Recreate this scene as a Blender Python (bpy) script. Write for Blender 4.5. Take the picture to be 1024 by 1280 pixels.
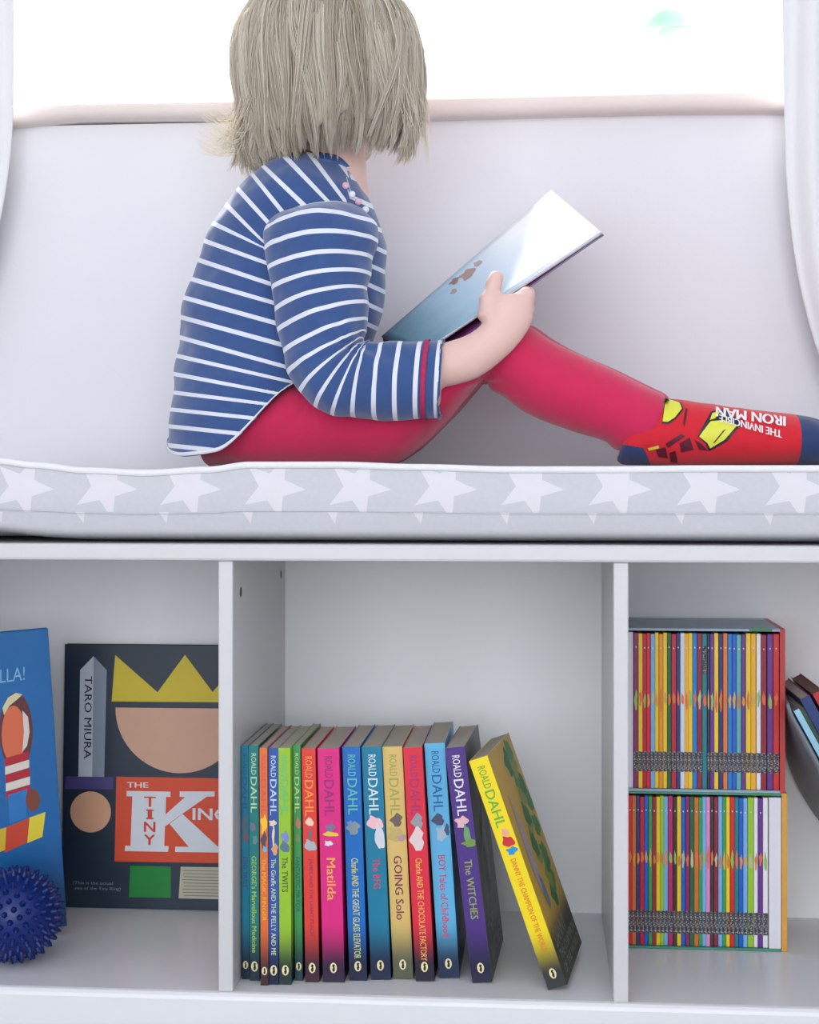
import bpy, bmesh, math, random
from mathutils import Vector, Matrix, noise
from mathutils.bvhtree import BVHTree

for o in list(bpy.data.objects):
    bpy.data.objects.remove(o, do_unlink=True)
scene = bpy.context.scene
COL = scene.collection
random.seed(7)

# ------------------------------------------------------------------ camera
F = 2000.0                      # focal length in pixels of the 1024 px wide frame
D = 1.35                        # camera to the front plane of the bench
ZC = 0.515                      # eye height
YAW = math.atan2(168.0, F)      # bench normal vanishes at x = 680
cam_d = bpy.data.cameras.new('camera')
cam = bpy.data.objects.new('camera', cam_d)
COL.objects.link(cam)
cam.location = (0, -D, ZC)
cam.rotation_euler = (math.pi / 2, 0, YAW)
cam_d.sensor_fit = 'HORIZONTAL'
cam_d.sensor_width = 36.0
cam_d.lens = 36.0 * F / 1024.0
cam_d.shift_y = -40.0 / 1024.0
cam_d.clip_start = 0.05
scene.camera = cam

# ------------------------------------------------------------------ light
world = bpy.data.worlds.new('overcast_sky')
scene.world = world
world.use_nodes = True
bg = world.node_tree.nodes['Background']
bg.inputs['Color'].default_value = (0.90, 0.955, 1.0, 1)
bg.inputs['Strength'].default_value = 2.4
sun_d = bpy.data.lights.new('sun', 'SUN')
sun = bpy.data.objects.new('sun', sun_d)
COL.objects.link(sun)
sun_d.energy = 9.0
sun_d.angle = math.radians(8)
sun_d.color = (1.0, 0.97, 0.93)
_s = Vector((-0.30, 0.78, 0.62)).normalized()       # towards the sun, outside the window
sun.rotation_euler = _s.to_track_quat('Z', 'Y').to_euler()
sun.location = (-1, 3, 3)
# frontal fill lamp, added behind the viewer to brighten the open compartments
fill_lamp_d = bpy.data.lights.new('frontal_fill', 'AREA')
fill_lamp = bpy.data.objects.new('frontal_fill', fill_lamp_d)
COL.objects.link(fill_lamp)
fill_lamp_d.shape = 'RECTANGLE'
fill_lamp_d.size = 2.6
fill_lamp_d.size_y = 1.9
fill_lamp_d.energy = 57.0
fill_lamp_d.color = (0.93, 0.97, 1.0)
fill_lamp.location = (-0.2, -3.12, 1.12)
fill_lamp.rotation_euler = (math.pi / 2, 0, 0)

vs = scene.view_settings
vs.view_transform = 'Standard'
vs.look = 'None'
vs.gamma = 1.0
vs.exposure = 0.0
vs.use_curve_mapping = False

# ------------------------------------------------------------------ helpers
RIGHT = Vector((math.cos(YAW), math.sin(YAW), 0))
FWD = Vector((-math.sin(YAW), math.cos(YAW), 0))


def P(px, py, Y):
    """photo pixel at a known depth plane -> world point"""
    r = FWD + RIGHT * ((px - 512.0) / F) + Vector((0, 0, (600.0 - py) / F))
    t = (Y + D) / r.y
    return Vector((r.x * t, Y, ZC + r.z * t))


def PX(v):
    d = v - Vector((0, -D, ZC))
    z = d.dot(FWD)
    return 512 + F * d.dot(RIGHT) / z, 600 - F * d.z / z


def lin(c):
    return tuple(((x / 255.0) / 12.92 if x <= 10 else (((x / 255.0) + 0.055) / 1.055) ** 2.4) for x in c)


MATS = {}


def _mix(nt, fac, a, b):
    m = nt.nodes.new('ShaderNodeMix')
    m.data_type = 'RGBA'
    for sock, val in ((m.inputs['Factor'], fac), (m.inputs['A'], a), (m.inputs['B'], b)):
        if isinstance(val, bpy.types.NodeSocket):
            nt.links.new(val, sock)
        elif isinstance(val, (int, float)):
            sock.default_value = val
        else:
            sock.default_value = (*val[:3], 1)
    return m.outputs['Result']


def _math(nt, op, a, b=None, c=None):
    n = nt.nodes.new('ShaderNodeMath')
    n.operation = op
    for i, v in enumerate((a, b, c)):
        if v is None:
            continue
        if isinstance(v, bpy.types.NodeSocket):
            nt.links.new(v, n.inputs[i])
        else:
            n.inputs[i].default_value = v
    return n.outputs[0]


def _noise(nt, scale, detail=3.0, coord='Object'):
    tc = nt.nodes.new('ShaderNodeTexCoord')
    n = nt.nodes.new('ShaderNodeTexNoise')
    n.inputs['Scale'].default_value = scale
    n.inputs['Detail'].default_value = detail
    nt.links.new(tc.outputs[coord], n.inputs['Vector'])
    return n.outputs['Fac']


def mat(name, rgb, rough=0.5, var=0.05, scale=30.0, bump=0.0, bscale=400.0, spec=0.4, sheen=0.0,
        grad=None, alpha_trans=0.0):
    """procedural principled material, rgb in sRGB 0..255"""
    if name in MATS:
        return MATS[name]
    m = bpy.data.materials.new(name)
    m.use_nodes = True
    nt = m.node_tree
    b = nt.nodes['Principled BSDF']
    c = lin(rgb)
    col = _mix(nt, _noise(nt, scale), tuple(x * (1 - var) for x in c), tuple(min(1, x * (1 + var)) for x in c))
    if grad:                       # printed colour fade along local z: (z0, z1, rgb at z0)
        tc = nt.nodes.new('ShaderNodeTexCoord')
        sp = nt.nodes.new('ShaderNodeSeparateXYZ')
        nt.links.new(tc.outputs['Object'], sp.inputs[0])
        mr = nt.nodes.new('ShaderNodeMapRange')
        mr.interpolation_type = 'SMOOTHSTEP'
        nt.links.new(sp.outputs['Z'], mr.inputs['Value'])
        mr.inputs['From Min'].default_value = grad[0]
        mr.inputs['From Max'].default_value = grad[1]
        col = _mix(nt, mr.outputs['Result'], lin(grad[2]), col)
    nt.links.new(col, b.inputs['Base Color'])
    b.inputs['Roughness'].default_value = rough
    b.inputs['Specular IOR Level'].default_value = spec
    if sheen:
        b.inputs['Sheen Weight'].default_value = sheen
        b.inputs['Sheen Roughness'].default_value = 0.5
    if bump:
        bp = nt.nodes.new('ShaderNodeBump')
        bp.inputs['Strength'].default_value = bump
        bp.inputs['Distance'].default_value = 0.002
        nt.links.new(_noise(nt, bscale, 2.0), bp.inputs['Height'])
        nt.links.new(bp.outputs['Normal'], b.inputs['Normal'])
    MATS[name] = m
    return m


def mesh(name, verts, faces, m, parent=None, smooth=False, org=None, mats=None, fm=None):
    """one mesh object; verts in world space when org is given (then stored relative to org)"""
    me = bpy.data.meshes.new(name)
    if org is not None:
        verts = [Vector(v) - org for v in verts]
    me.from_pydata([tuple(v) for v in verts], [], faces)
    me.update()
    for mm in (mats or [m]):
        me.materials.append(mm)
    if fm:
        me.polygons.foreach_set('material_index', fm)
    if smooth:
        me.polygons.foreach_set('use_smooth', [True] * len(me.polygons))
    return link(name, me, parent)


def link(name, me, parent=None):
    o = bpy.data.objects.new(name, me)
    COL.objects.link(o)
    if parent is not None:
        o.parent = parent
    return o


def tag(o, label, cat, group=None, kind=None):
    if label:
        o['label'] = label
    if cat:
        o['category'] = cat
    if group:
        o['group'] = group
    if kind:
        o['kind'] = kind
    return o


def thing(name, label, cat, loc=(0, 0, 0), rot=(0, 0, 0), group=None):
    o = bpy.data.objects.new(name, None)
    o.empty_display_size = 0.05
    COL.objects.link(o)
    o.location = loc
    o.rotation_euler = rot
    return tag(o, label, cat, group)


def box_bm(x0, x1, y0, y1, z0, z1, bev=0.0, seg=2):
    bm = bmesh.new()
    bmesh.ops.create_cube(bm, size=1.0)
    for v in bm.verts:
        v.co = Vector((x0 + (v.co.x + .5) * (x1 - x0), y0 + (v.co.y + .5) * (y1 - y0), z0 + (v.co.z + .5) * (z1 - z0)))
    if bev:
        bmesh.ops.bevel(bm, geom=list(bm.edges), offset=bev, segments=seg, affect='EDGES', profile=0.5)
    return bm


def bobj(name, bm, m, parent=None, smooth=False):
    me = bpy.data.meshes.new(name)
    bm.to_mesh(me)
    bm.free()
    me.materials.append(m)
    if smooth:
        me.polygons.foreach_set('use_smooth', [True] * len(me.polygons))
    return link(name, me, parent)


def box(name, x0, x1, y0, y1, z0, z1, m, parent=None, bev=0.0, org=None, seg=2):
    bm = box_bm(x0, x1, y0, y1, z0, z1, bev, seg)
    if org is not None:
        for v in bm.verts:
            v.co -= Vector(org)
    return bobj(name, bm, m, parent, smooth=False)


def poly(name, pts, y, m, parent=None, org=None, thick=0.0):
    """flat print facing -y, pts are (x, z)"""
    v = [Vector((p[0], y, p[1])) for p in pts]
    return mesh(name, v, [list(range(len(v)))], m, parent, org=org)


def ell(cx, cz, rx, rz, n=24, a0=0.0, a1=2 * math.pi):
    return [(cx + rx * math.cos(a0 + (a1 - a0) * i / n), cz + rz * math.sin(a0 + (a1 - a0) * i / n)) for i in range(n)]


_TXT = {}


def text_mesh(s, weight=0.0, res=2):
    key = (s, weight)
    if key in _TXT:
        return _TXT[key]
    cu = bpy.data.curves.new('lettering', 'FONT')
    cu.body = s
    cu.size = 1.0
    cu.resolution_u = res
    ob = bpy.data.objects.new('lettering_tmp', cu)
    COL.objects.link(ob)
    dg = bpy.context.evaluated_depsgraph_get()
    me = bpy.data.meshes.new_from_object(ob.evaluated_get(dg))
    vs_ = [v.co.copy() for v in me.vertices]
    fs_ = [list(p.vertices) for p in me.polygons]
    bpy.data.objects.remove(ob, do_unlink=True)
    bpy.data.meshes.remove(me)
    x0 = min(v.x for v in vs_); x1 = max(v.x for v in vs_)
    y0 = min(v.y for v in vs_); y1 = max(v.y for v in vs_)
    ptsl = [((v.x - x0) / (x1 - x0), (v.y - y0) / (y1 - y0)) for v in vs_]
    asp = (x1 - x0) / (y1 - y0)
    if weight > 0:                   # heavier strokes: the outline laid down twice with a small shift
        n0 = len(ptsl)
        ptsl = [(u - weight / asp, v) for u, v in ptsl] + [(u + weight / asp, v) for u, v in ptsl]
        fs_ = fs_ + [[i + n0 for i in f] for f in fs_]
    out = (ptsl, fs_, asp)
    _TXT[key] = out
    return out


def lettering(name, s, m, parent, fn, weight=0.01, org=None):
    """fn maps (u along the text, v up the letters), both 0..1, to a point"""
    vs_, fs_, _a = text_mesh(s, weight)
    pv = [fn(u, v) for u, v in vs_]
    if weight > 0:                   # the second impression lies a hair above the first
        nrm = (fn(1, 0) - fn(0, 0)).cross(fn(0, 1) - fn(0, 0)).normalized() * 0.00006
        h_ = len(pv) // 2
        pv = pv[:h_] + [p + nrm for p in pv[h_:]]
    return mesh(name, pv, fs_, m, parent, org=org)


def catmull(vals, n_per):
    """vals: list of tuples of floats -> dense list"""
    out = []
    N = len(vals)
    for i in range(N - 1):
        p0 = vals[max(i - 1, 0)]; p1 = vals[i]; p2 = vals[i + 1]; p3 = vals[min(i + 2, N - 1)]
        for k in range(n_per):
            t = k / n_per
            out.append(tuple(0.5 * ((2 * b) + (-a + c) * t + (2 * a - 5 * b + 4 * c - d) * t * t + (-a + 3 * b - 3 * c + d) * t ** 3)
                             for a, b, c, d in zip(p0, p1, p2, p3)))
    out.append(tuple(vals[-1]))
    return out


def loft(rings, seg=40, n_per=5, cap=True, skew=False):
    """rings: (ax, ay, bx, by, Y, b, sag, v); a and b are opposite silhouette pixels, Y depth of the centre,
    b half depth in metres, sag pixels by which the near side hangs, v a running coordinate.
    -> verts, faces, per-vertex v, per-vertex angle"""
    dense = catmull(rings, n_per)
    V, Fc, vv, aa = [], [], [], []
    for r in dense:
        A = P(r[0], r[1], r[4]); B = P(r[2], r[3], r[4])
        C = (A + B) / 2; H = (B - A) / 2
        for i in range(seg):
            a = 2 * math.pi * i / seg
            near = max(0.0, -math.sin(a))
            if skew:                 # the near side hangs lower towards the back only
                q_ = min(1.0, max(0.0, (math.cos(a) + 0.3) / 0.8))
                near *= 1 - q_ * q_ * (3 - 2 * q_)
            p = C + H * math.cos(a) + Vector((0, r[5] * math.sin(a), -r[6] * 0.00073 * (near if skew else near ** 1.5)))
            V.append(p); vv.append(r[7]); aa.append(a)
    n = len(dense)
    for j in range(n - 1):
        for i in range(seg):
            a = j * seg + i; b = j * seg + (i + 1) % seg
            Fc.append((a, a + seg, b + seg, b))
    if cap:
        for j, rev in ((0, False), (n - 1, True)):
            c = sum((V[j * seg + i] for i in range(seg)), Vector()) / seg
            V.append(c); vv.append(dense[j][7]); aa.append(0.0)
            ci = len(V) - 1
            for i in range(seg):
                a = j * seg + i; b = j * seg + (i + 1) % seg
                Fc.append((b, a, ci) if not rev else (a, b, ci))
                if not rev:
                    Fc[-1] = (a, b, ci)
                else:
                    Fc[-1] = (b, a, ci)
    return V, Fc, vv, aa


def tube3(pts, radii, seg=10, flat=1.0):
    """closed tube through world points with given radii"""
    V, Fc = [], []
    n = len(pts)
    up = Vector((0.13, 0.2, 0.97))
    for j in range(n):
        t = (pts[min(j + 1, n - 1)] - pts[max(j - 1, 0)]).normalized()
        s = t.cross(up)
        if s.length < 1e-4:
            s = t.cross(Vector((1, 0, 0)))
        s.normalize()
        u = s.cross(t)
        for i in range(seg):
            a = 2 * math.pi * i / seg
            V.append(pts[j] + s * math.cos(a) * radii[j] + u * math.sin(a) * radii[j] * flat)
    for j in range(n - 1):
        for i in range(seg):
            a = j * seg + i; b = j * seg + (i + 1) % seg
            Fc.append((a, b, b + seg, a + seg))
    for j, rev in ((0, True), (n - 1, False)):
        t = (pts[1] - pts[0]).normalized() * -1 if rev else (pts[-1] - pts[-2]).normalized()
        V.append(pts[j] + t * radii[j] * 0.7)
        ci = len(V) - 1
        for i in range(seg):
            a = j * seg + i; b = j * seg + (i + 1) % seg
            Fc.append((b, a, ci) if rev else (a, b, ci))
    return V, Fc


def wrinkle(V, Fc, amp, scale, seed=0.0, stretch=(1, 1, 1)):
    """push verts along vertex normals by noise"""
    me = bpy.data.meshes.new('tmp')
    me.from_pydata([tuple(v) for v in V], [], Fc)
    me.update()
    nrm = [v.normal.copy() for v in me.vertices]
    bpy.data.meshes.remove(me)
    return [v + n * amp * noise.noise(Vector((v.x * scale * stretch[0] + seed, v.y * scale * stretch[1], v.z * scale * stretch[2])))
            for v, n in zip(V, nrm)]


def set_attr(o, name, vals):
    a = o.data.attributes.new(name, 'FLOAT', 'POINT')
    a.data.foreach_set('value', [float(x) for x in vals])


# ------------------------------------------------------------------ materials
M_white = mat('white_laminate', (208, 208, 210), 0.32, 0.015, 4, spec=0.45)
M_backp = mat('white_back_brightened', (244, 246, 248), 0.5, 0.01, 4, spec=0.3)  # lighter than the laminate: brightness painted into the dim compartment backs
M_wall = mat('wall_paint', (238, 237, 242), 0.85, 0.012, 3, bump=0.05, bscale=300)
M_floor = mat('grey_floor', (196, 194, 192), 0.5, 0.06, 4)
M_sill = mat('sill_wood', (238, 224, 218), 0.6, 0.06, 8)
M_frame = mat('window_white', (240, 240, 242), 0.4, 0.01)
M_curtain = mat('curtain_cotton', (238, 238, 240), 0.9, 0.02, 20, bump=0.15, bscale=900, sheen=0.3)
M_pages = mat('book_paper', (186, 176, 163), 0.85, 0.08, 600)
M_dark = mat('dark_hole', (60, 60, 66), 0.7)

# ------------------------------------------------------------------ the setting
ZF = P(512, 1246, 0.0).z             # shelf floor of the bench
ZU = P(512, 702, 0.0).z              # underside of its top
ZT = P(512, 680.5, 0.0).z            # top of its top
WALL = 0.43
x_of = lambda px, Y=0.0: P(px, 900, Y).x


def struct(o):
    o['kind'] = 'structure'
    return o


ZS = P(512, 122, WALL - 0.02).z      # top of the window sill
ZS0 = P(512, 148, WALL - 0.02).z
WX0, WX1 = -0.75, 0.62               # window opening
RX, RY, RZ = 2.1, -3.2, 2.5            # half width, far wall and ceiling of the room
struct(box('floor', -RX, RX, RY, WALL, -0.05, 0.0, M_floor))
struct(box('ceiling', -RX, RX, RY, WALL, RZ, RZ + 0.05, M_wall))
# the window wall in four pieces around the opening
wall = struct(box('wall_back', -RX, RX, WALL, WALL + 0.16, 0.0, ZS0 + 0.004, M_wall))
box('wall_pier', -RX, WX0, WALL, WALL + 0.16, ZS0 + 0.004, RZ, M_wall, wall)
box('wall_pier', WX1, RX, WALL, WALL + 0.16, ZS0 + 0.004, RZ, M_wall, wall)
box('lintel', WX0, WX1, WALL, WALL + 0.16, 2.0, RZ, M_wall, wall)
struct(box('wall_left', -RX - 0.1, -RX, RY, WALL, 0.0, RZ, M_wall))
struct(box('wall_right', RX, RX + 0.1, RY, WALL, 0.0, RZ, M_wall))
struct(box('wall_front', -RX, RX, RY - 0.1, RY, 0.0, RZ, M_wall))

# window sill: a rounded ledge that bows a little
V, Fc = [], []
NS = 60
prof = [(0.15, 0.0), (0.15, 1.0), (0.006, 1.0), (0.0, 0.85), (-0.003, 0.5), (0.0, 0.12), (0.006, 0.0)]
for i in range(NS + 1):
    u = i / NS
    x = WX0 + (WX1 - WX0) * u
    px, _ = PX(Vector((x, WALL - 0.02, ZS)))
    bow = 0.010 * (1 - px / 980) + 0.003 * math.sin(px / 1024 * 9.0 + 0.4) - (0.010 if px < 90 else 0.0) * min(1, (90 - px) / 80)
    for (yy, k) in prof:
        V.append(Vector((x, WALL - 0.02 + yy, ZS0 + (ZS - ZS0) * k + (bow * 0.6 if k < 0.6 and yy < 0.05 else bow * .25 if yy < .05 else 0))))
npf = len(prof)
for i in range(NS):
    for k in range(npf):
        a = i * npf + k; b = i * npf + (k + 1) % npf
        Fc.append((a, a + npf, b + npf, b))
Fc.append(tuple(range(npf - 1, -1, -1)) if False else tuple(range(npf)))
Fc.append(tuple(range(NS * npf + npf - 1, NS * npf - 1, -1)))
struct(mesh('trim_1', V, Fc, M_sill, smooth=True))

# window: frame and a real pane
win = thing('window_1', None, None, (0, WALL + 0.13, ZS))
struct(win)
wf = lambda n, a, b, c, d: box(n, a, b, WALL + 0.115, WALL + 0.15, c, d, M_frame, win, 0.003, org=win.location)
wf('window_frame', WX0, WX0 + 0.045, ZS, 2.0)
wf('window_frame', WX1 - 0.045, WX1, ZS, 2.0)
wf('window_frame', WX0 + 0.045, WX1 - 0.045, 1.955, 2.0)
wf('window_frame', WX0 + 0.045, WX1 - 0.045, ZS, ZS + 0.012)
mg = bpy.data.materials.new('window_glass')
mg.use_nodes = True
nt = mg.node_tree
nt.nodes.clear()
out = nt.nodes.new('ShaderNodeOutputMaterial')
tr = nt.nodes.new('ShaderNodeBsdfTransparent')
gl = nt.nodes.new('ShaderNodeBsdfGlossy')
gl.inputs['Roughness'].default_value = 0.02
mx = nt.nodes.new('ShaderNodeMixShader')
mx.inputs[0].default_value = 0.05
nt.links.new(tr.outputs[0], mx.inputs[1])
nt.links.new(gl.outputs[0], mx.inputs[2])
nt.links.new(mx.outputs[0], out.inputs['Surface'])
box('pane', WX0 + 0.045, WX1 - 0.045, WALL + 0.130, WALL + 0.134, ZS + 0.012, 1.955, mg, win, org=win.location)

# ------------------------------------------------------------------ the bench
DEPTH = 0.277
XL = [x_of(273 - 494), x_of(273), x_of(767), x_of(767 + 540)]
TH = x_of(291) - x_of(273)
bench = thing('storage_bench', 'long white open-front storage bench with three square compartments', 'bench', (0, 0, 0))
XA, XB = XL[0], XL[3] + TH
BACK = WALL - 0.012
box('top_panel', XA - 0.004, XB + 0.004, -0.004, BACK, ZU, ZT, M_white, bench, 0.0025)
box('bottom_panel', XA, XB, -0.004, BACK, ZF - 0.05, ZF, mat('white_base_brightened', (228, 230, 233), 0.28, 0.015, 4, spec=0.5), bench, 0.006, seg=3)  # base white lightened in colour to lift the shaded shelf floor
for k, x in enumerate(XL):
    dv = box('divider' if k in (1, 2) else 'side_panel', x, x + TH, 0.0, DEPTH, ZF, ZU, M_white, bench, 0.0008, seg=1)
    if k == 1:
        for hx, hy in ((301, 740), (351, 718)):
            # screw hole on the right face of this divider
            X = x + TH
            r = FWD + RIGHT * ((hx - 512.0) / F) + Vector((0, 0, (600.0 - hy) / F))
            t = X / r.x
            c = Vector((0, -D, ZC)) + r * t
            mesh('screw_hole', [c + Vector((0.0003, 0.0035 * math.cos(i * math.pi / 6), 0.0045 * math.sin(i * math.pi / 6))) for i in range(12)],
                 [list(range(12))], M_dark, dv)
for k in range(3):
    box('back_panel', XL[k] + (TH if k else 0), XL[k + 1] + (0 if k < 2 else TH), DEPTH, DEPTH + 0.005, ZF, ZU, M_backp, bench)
box('plinth', XA + 0.03, XB - 0.03, 0.03, BACK - 0.02, 0.0, ZF - 0.05, M_white, bench, 0.002)

# ------------------------------------------------------------------ the cushion
ZCT = P(512, 584, 0.02).z            # top of the cushion
m = bpy.data.materials.new('star_cotton')
m.use_nodes = True
nt = m.node_tree
b = nt.nodes['Principled BSDF']
b.inputs['Roughness'].default_value = 0.85
b.inputs['Sheen Weight'].default_value = 0.2
tc = nt.nodes.new('ShaderNodeTexCoord')
sp = nt.nodes.new('ShaderNodeSeparateXYZ')
nt.links.new(tc.outputs['Object'], sp.inputs[0])
x_, y_, z_ = sp.outputs
PITCH = x_of(450, .01) - x_of(344.5, .01)


def star_mask(nt, u, v, R, rot, inner=0.42):
    ang = _math(nt, 'ADD', _math(nt, 'ARCTAN2', v, u), rot + 20 * math.pi)
    rad = _math(nt, 'SQRT', _math(nt, 'ADD', _math(nt, 'MULTIPLY', u, u), _math(nt, 'MULTIPLY', v, v)))
    w = 2 * math.pi / 5
    fold = _math(nt, 'ABSOLUTE', _math(nt, 'SUBTRACT', _math(nt, 'MODULO', ang, w), w / 2))
    fold = _math(nt, 'SUBTRACT', w / 2, fold)         # 0 at a tip
    # edge from the tip (R,0) to the inner corner (r cos36, r sin36)
    ix, iy = inner * R * math.cos(w / 2), inner * R * math.sin(w / 2)
    ex, ey = ix - R, iy
    nx, ny = ey, -ex                                  # outward normal
    L = math.hypot(nx, ny)
    nx, ny = nx / L, ny / L
    d = _math(nt, 'ADD', _math(nt, 'MULTIPLY', _math(nt, 'MULTIPLY', rad, _math(nt, 'COSINE', fold)), nx),
              _math(nt, 'MULTIPLY', _math(nt, 'MULTIPLY', rad, _math(nt, 'SINE', fold)), ny))
    return _math(nt, 'LESS_THAN', d, nx * R)


def cell(nt, x, x0):
    return _math(nt, 'SUBTRACT', _math(nt, 'MULTIPLY', _math(nt, 'FRACT', _math(nt, 'ADD', _math(nt, 'MULTIPLY', x, 1 / PITCH), 50.5 - x0 / PITCH)), PITCH), PITCH / 2)


# object space: x along the bench, z up from the seat; rows in depth repeat on the top
Zbase = ZT
row = _math(nt, 'ADD', z_, _math(nt, 'MULTIPLY', y_, -1.0))
u1 = cell(nt, x_, x_of(449, .01))
v1 = _math(nt, 'SUBTRACT', z_, P(450, 609, .01).z - Zbase)
s1 = star_mask(nt, u1, v1, 0.0285, math.radians(4))
s1 = _math(nt, 'MULTIPLY', s1, _math(nt, 'LESS_THAN', y_, 0.0105))
seam = P(450, 640, .01).z - Zbase
s1 = _math(nt, 'MULTIPLY', s1, _math(nt, 'GREATER_THAN', z_, seam))
u2 = cell(nt, x_, x_of(418, .01))
v2 = _math(nt, 'SUBTRACT', seam, z_)
tri = _math(nt, 'LESS_THAN', _math(nt, 'ADD', _math(nt, 'ABSOLUTE', _math(nt, 'ADD', u2, _math(nt, 'MULTIPLY', v2, -0.2))), _math(nt, 'MULTIPLY', v2, 0.42)), 0.0042)
tri = _math(nt, 'MULTIPLY', tri, _math(nt, 'GREATER_THAN', v2, 0.0))
# stars on the top face
v3 = _math(nt, 'SUBTRACT', _math(nt, 'MULTIPLY', _math(nt, 'FRACT', _math(nt, 'MULTIPLY', y_, 1 / 0.075)), 0.075), 0.0375)
s3 = _math(nt, 'MULTIPLY', star_mask(nt, u1, v3, 0.0265, 0.3), _math(nt, 'GREATER_THAN', y_, 0.0105))
st = _math(nt, 'MAXIMUM', _math(nt, 'MAXIMUM', s1, tri), s3)
base = _mix(nt, _noise(nt, 250), lin((196, 198, 204)), lin((204, 206, 212)))
colr = _mix(nt, st, base, lin((222, 220, 226)))
nt.links.new(colr, b.inputs['Base Color'])
bp = nt.nodes.new('ShaderNodeBump')
bp.inputs['Strength'].default_value = 0.12
bp.inputs['Distance'].default_value = 0.001
nt.links.new(_noise(nt, 900, 1), bp.inputs['Height'])
nt.links.new(bp.outputs['Normal'], b.inputs['Normal'])
M_star = m
M_pipe = mat('white_piping', (236, 236, 240), 0.8, 0.03, 90, bump=0.2, bscale=900)

CORG = Vector((0, 0, ZT))
cush = thing('seat_cushion', 'long grey seat cushion printed with white stars and edged with white piping', 'cushion', CORG)
XC0, XC1 = x_of(-150), x_of(1290)
H = ZCT - ZT
NX = 160
prof = []
prof += [(0.30, 0.0), (0.10, 0.0), (0.06, 0.001), (0.03, 0.0035), (0.013, 0.0056), (0.006, 0.0075), (0.003, 0.010), (0.002, 0.013)]     # soft lower edge, lifted off the bench
for i in range(1, 8):
    prof.append((0.002 - 0.004 * math.sin(math.pi * i / 8), 0.013 + (H - 0.020) * i / 8))
for i in range(6):
    a = math.pi - (math.pi / 2) * i / 5
    prof.append((0.009 + 0.007 * math.cos(a), H - 0.007 + 0.007 * math.sin(a)))
for yy in (0.05, 0.10, 0.15, 0.20, 0.25, 0.30, 0.35, 0.40):
    prof.append((yy, H))
prof += [(0.41, H - 0.01), (0.412, H / 2), (0.41, 0.008), (0.40, 0.0)]
npf = len(prof)


def sag_top(px):
    """how far the top front edge sits below its mean, in pixels"""
    pts = [(-150, 2), (0, -9), (40, -4), (110, 3), (180, 6), (260, 2), (310, -4), (420, -4), (520, -1), (640, 2), (760, 2), (880, 1), (1024, 1), (1300, 0)]
    for (a, b1), (c, d) in zip(pts, pts[1:]):
        if a <= px <= c:
            t = (px - a) / (c - a)
            t = t * t * (3 - 2 * t)
            return b1 + (d - b1) * t
    return 0.0


V, Fc = [], []
for i in range(NX + 1):
    x = XC0 + (XC1 - XC0) * i / NX
    px, _ = PX(Vector((x, 0, ZCT)))
    dz = -sag_top(px) * 0.00068
    lift = 0.005 * max(0.0, 1 - max(0, px) / 110) ** 2
    for j, (yy, zz) in enumerate(prof):
        k = min(1, max(0, (zz - 0.02) / (H - 0.02)))
        nz = noise.noise(Vector((x * 14, yy * 9, zz * 20))) * 0.0016
        front = 1.0 if yy < 0.05 else max(0.0, 1 - (yy - .05) / .1)
        V.append(Vector((x, yy + (nz if yy < 0.05 else 0), ZT + zz + dz * k * front + (lift * front * (1 - k) if zz < 0.03 else 0)
                         + (nz if yy >= 0.05 and zz > 0.03 else 0))))
for i in range(NX):
    for k in range(npf):
        a = i * npf + k; b2 = i * npf + (k + 1) % npf
        Fc.append((a, a + npf, b2 + npf, b2))
Fc.append(tuple(range(npf)))
Fc.append(tuple(range(NX * npf + npf - 1, NX * npf - 1, -1)))
mesh('cushion_cover', V, Fc, M_star, cush, True, org=CORG)
for nm, zoff, ybase, rad, kk in (('top_piping', H - 0.001, 0.003, 0.0030, 1.0), ('lower_seam', seam, -0.0005, 0.0006, 0.4)):
    pts = []
    for i in range(NX + 1):
        x = XC0 + (XC1 - XC0) * i / NX
        px, _ = PX(Vector((x, 0, ZCT)))
        nz = noise.noise(Vector((x * 14, 0.0, (H if kk == 1 else seam) * 20))) * 0.0016
        pts.append(Vector((x, ybase + nz - (0.0014 if kk < 1 else 0), ZT + zoff - sag_top(px) * 0.00068 * kk)))
    tv, tf = tube3(pts, [rad] * len(pts), 10 if kk == 1 else 5)
    mesh(nm, tv, tf, M_pipe if kk == 1 else M_star, cush, True, org=CORG)

# ------------------------------------------------------------------ curtains and the ornament on the sill
def curtain(name, edge, side, label, Y0):
    """edge: free edge in photo pixels from top to bottom; side +1 hangs to the right of it"""
    dense = catmull(edge, 6)
    V, Fc = [], []
    NU = 40
    for (px, py) in dense:
        for i in range(NU + 1):
            u = i / NU
            w = 150 * u
            p = P(px + side * w, py - (40 * u if py > 150 else 40 * u * max(0, py) / 150) * 0.0, Y0)
            fold = 0.012 * math.sin(u * 19 + py * 0.004) * min(1.0, 0.3 + u * 2)
            V.append(p + Vector((0, fold, 0)))
    for j in range(len(dense) - 1):
        for i in range(NU):
            a = j * (NU + 1) + i
            Fc.append((a, a + 1, a + NU + 2, a + NU + 1))
    c = sum(V, Vector()) / len(V)
    org = Vector((c.x, Y0, min(v.z for v in V)))
    o = mesh(name, V, Fc, M_curtain, None, True, org=org)
    o.location = org
    md = o.modifiers.new('cloth_thickness', 'SOLIDIFY')
    md.thickness = 0.002
    return tag(o, label, 'curtain')


curtain('curtain', [(978, -1180), (978, -700), (978, -200), (978, 0), (980, 120), (983, 220), (992, 308), (1004, 372), (1024, 442), (1062, 520), (1110, 560)], 1,
        'white cotton curtain swept aside at the right end of the window, nearest the socked foot', WALL - 0.045)
curtain('curtain', [(16, -1180), (16, -700), (16, -200), (16, 0), (14, 150), (6, 230), (-10, 310), (-40, 400), (-90, 500), (-140, 560)], -1,
        'white cotton curtain at the left end of the window, behind the child', WALL - 0.045)

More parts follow.
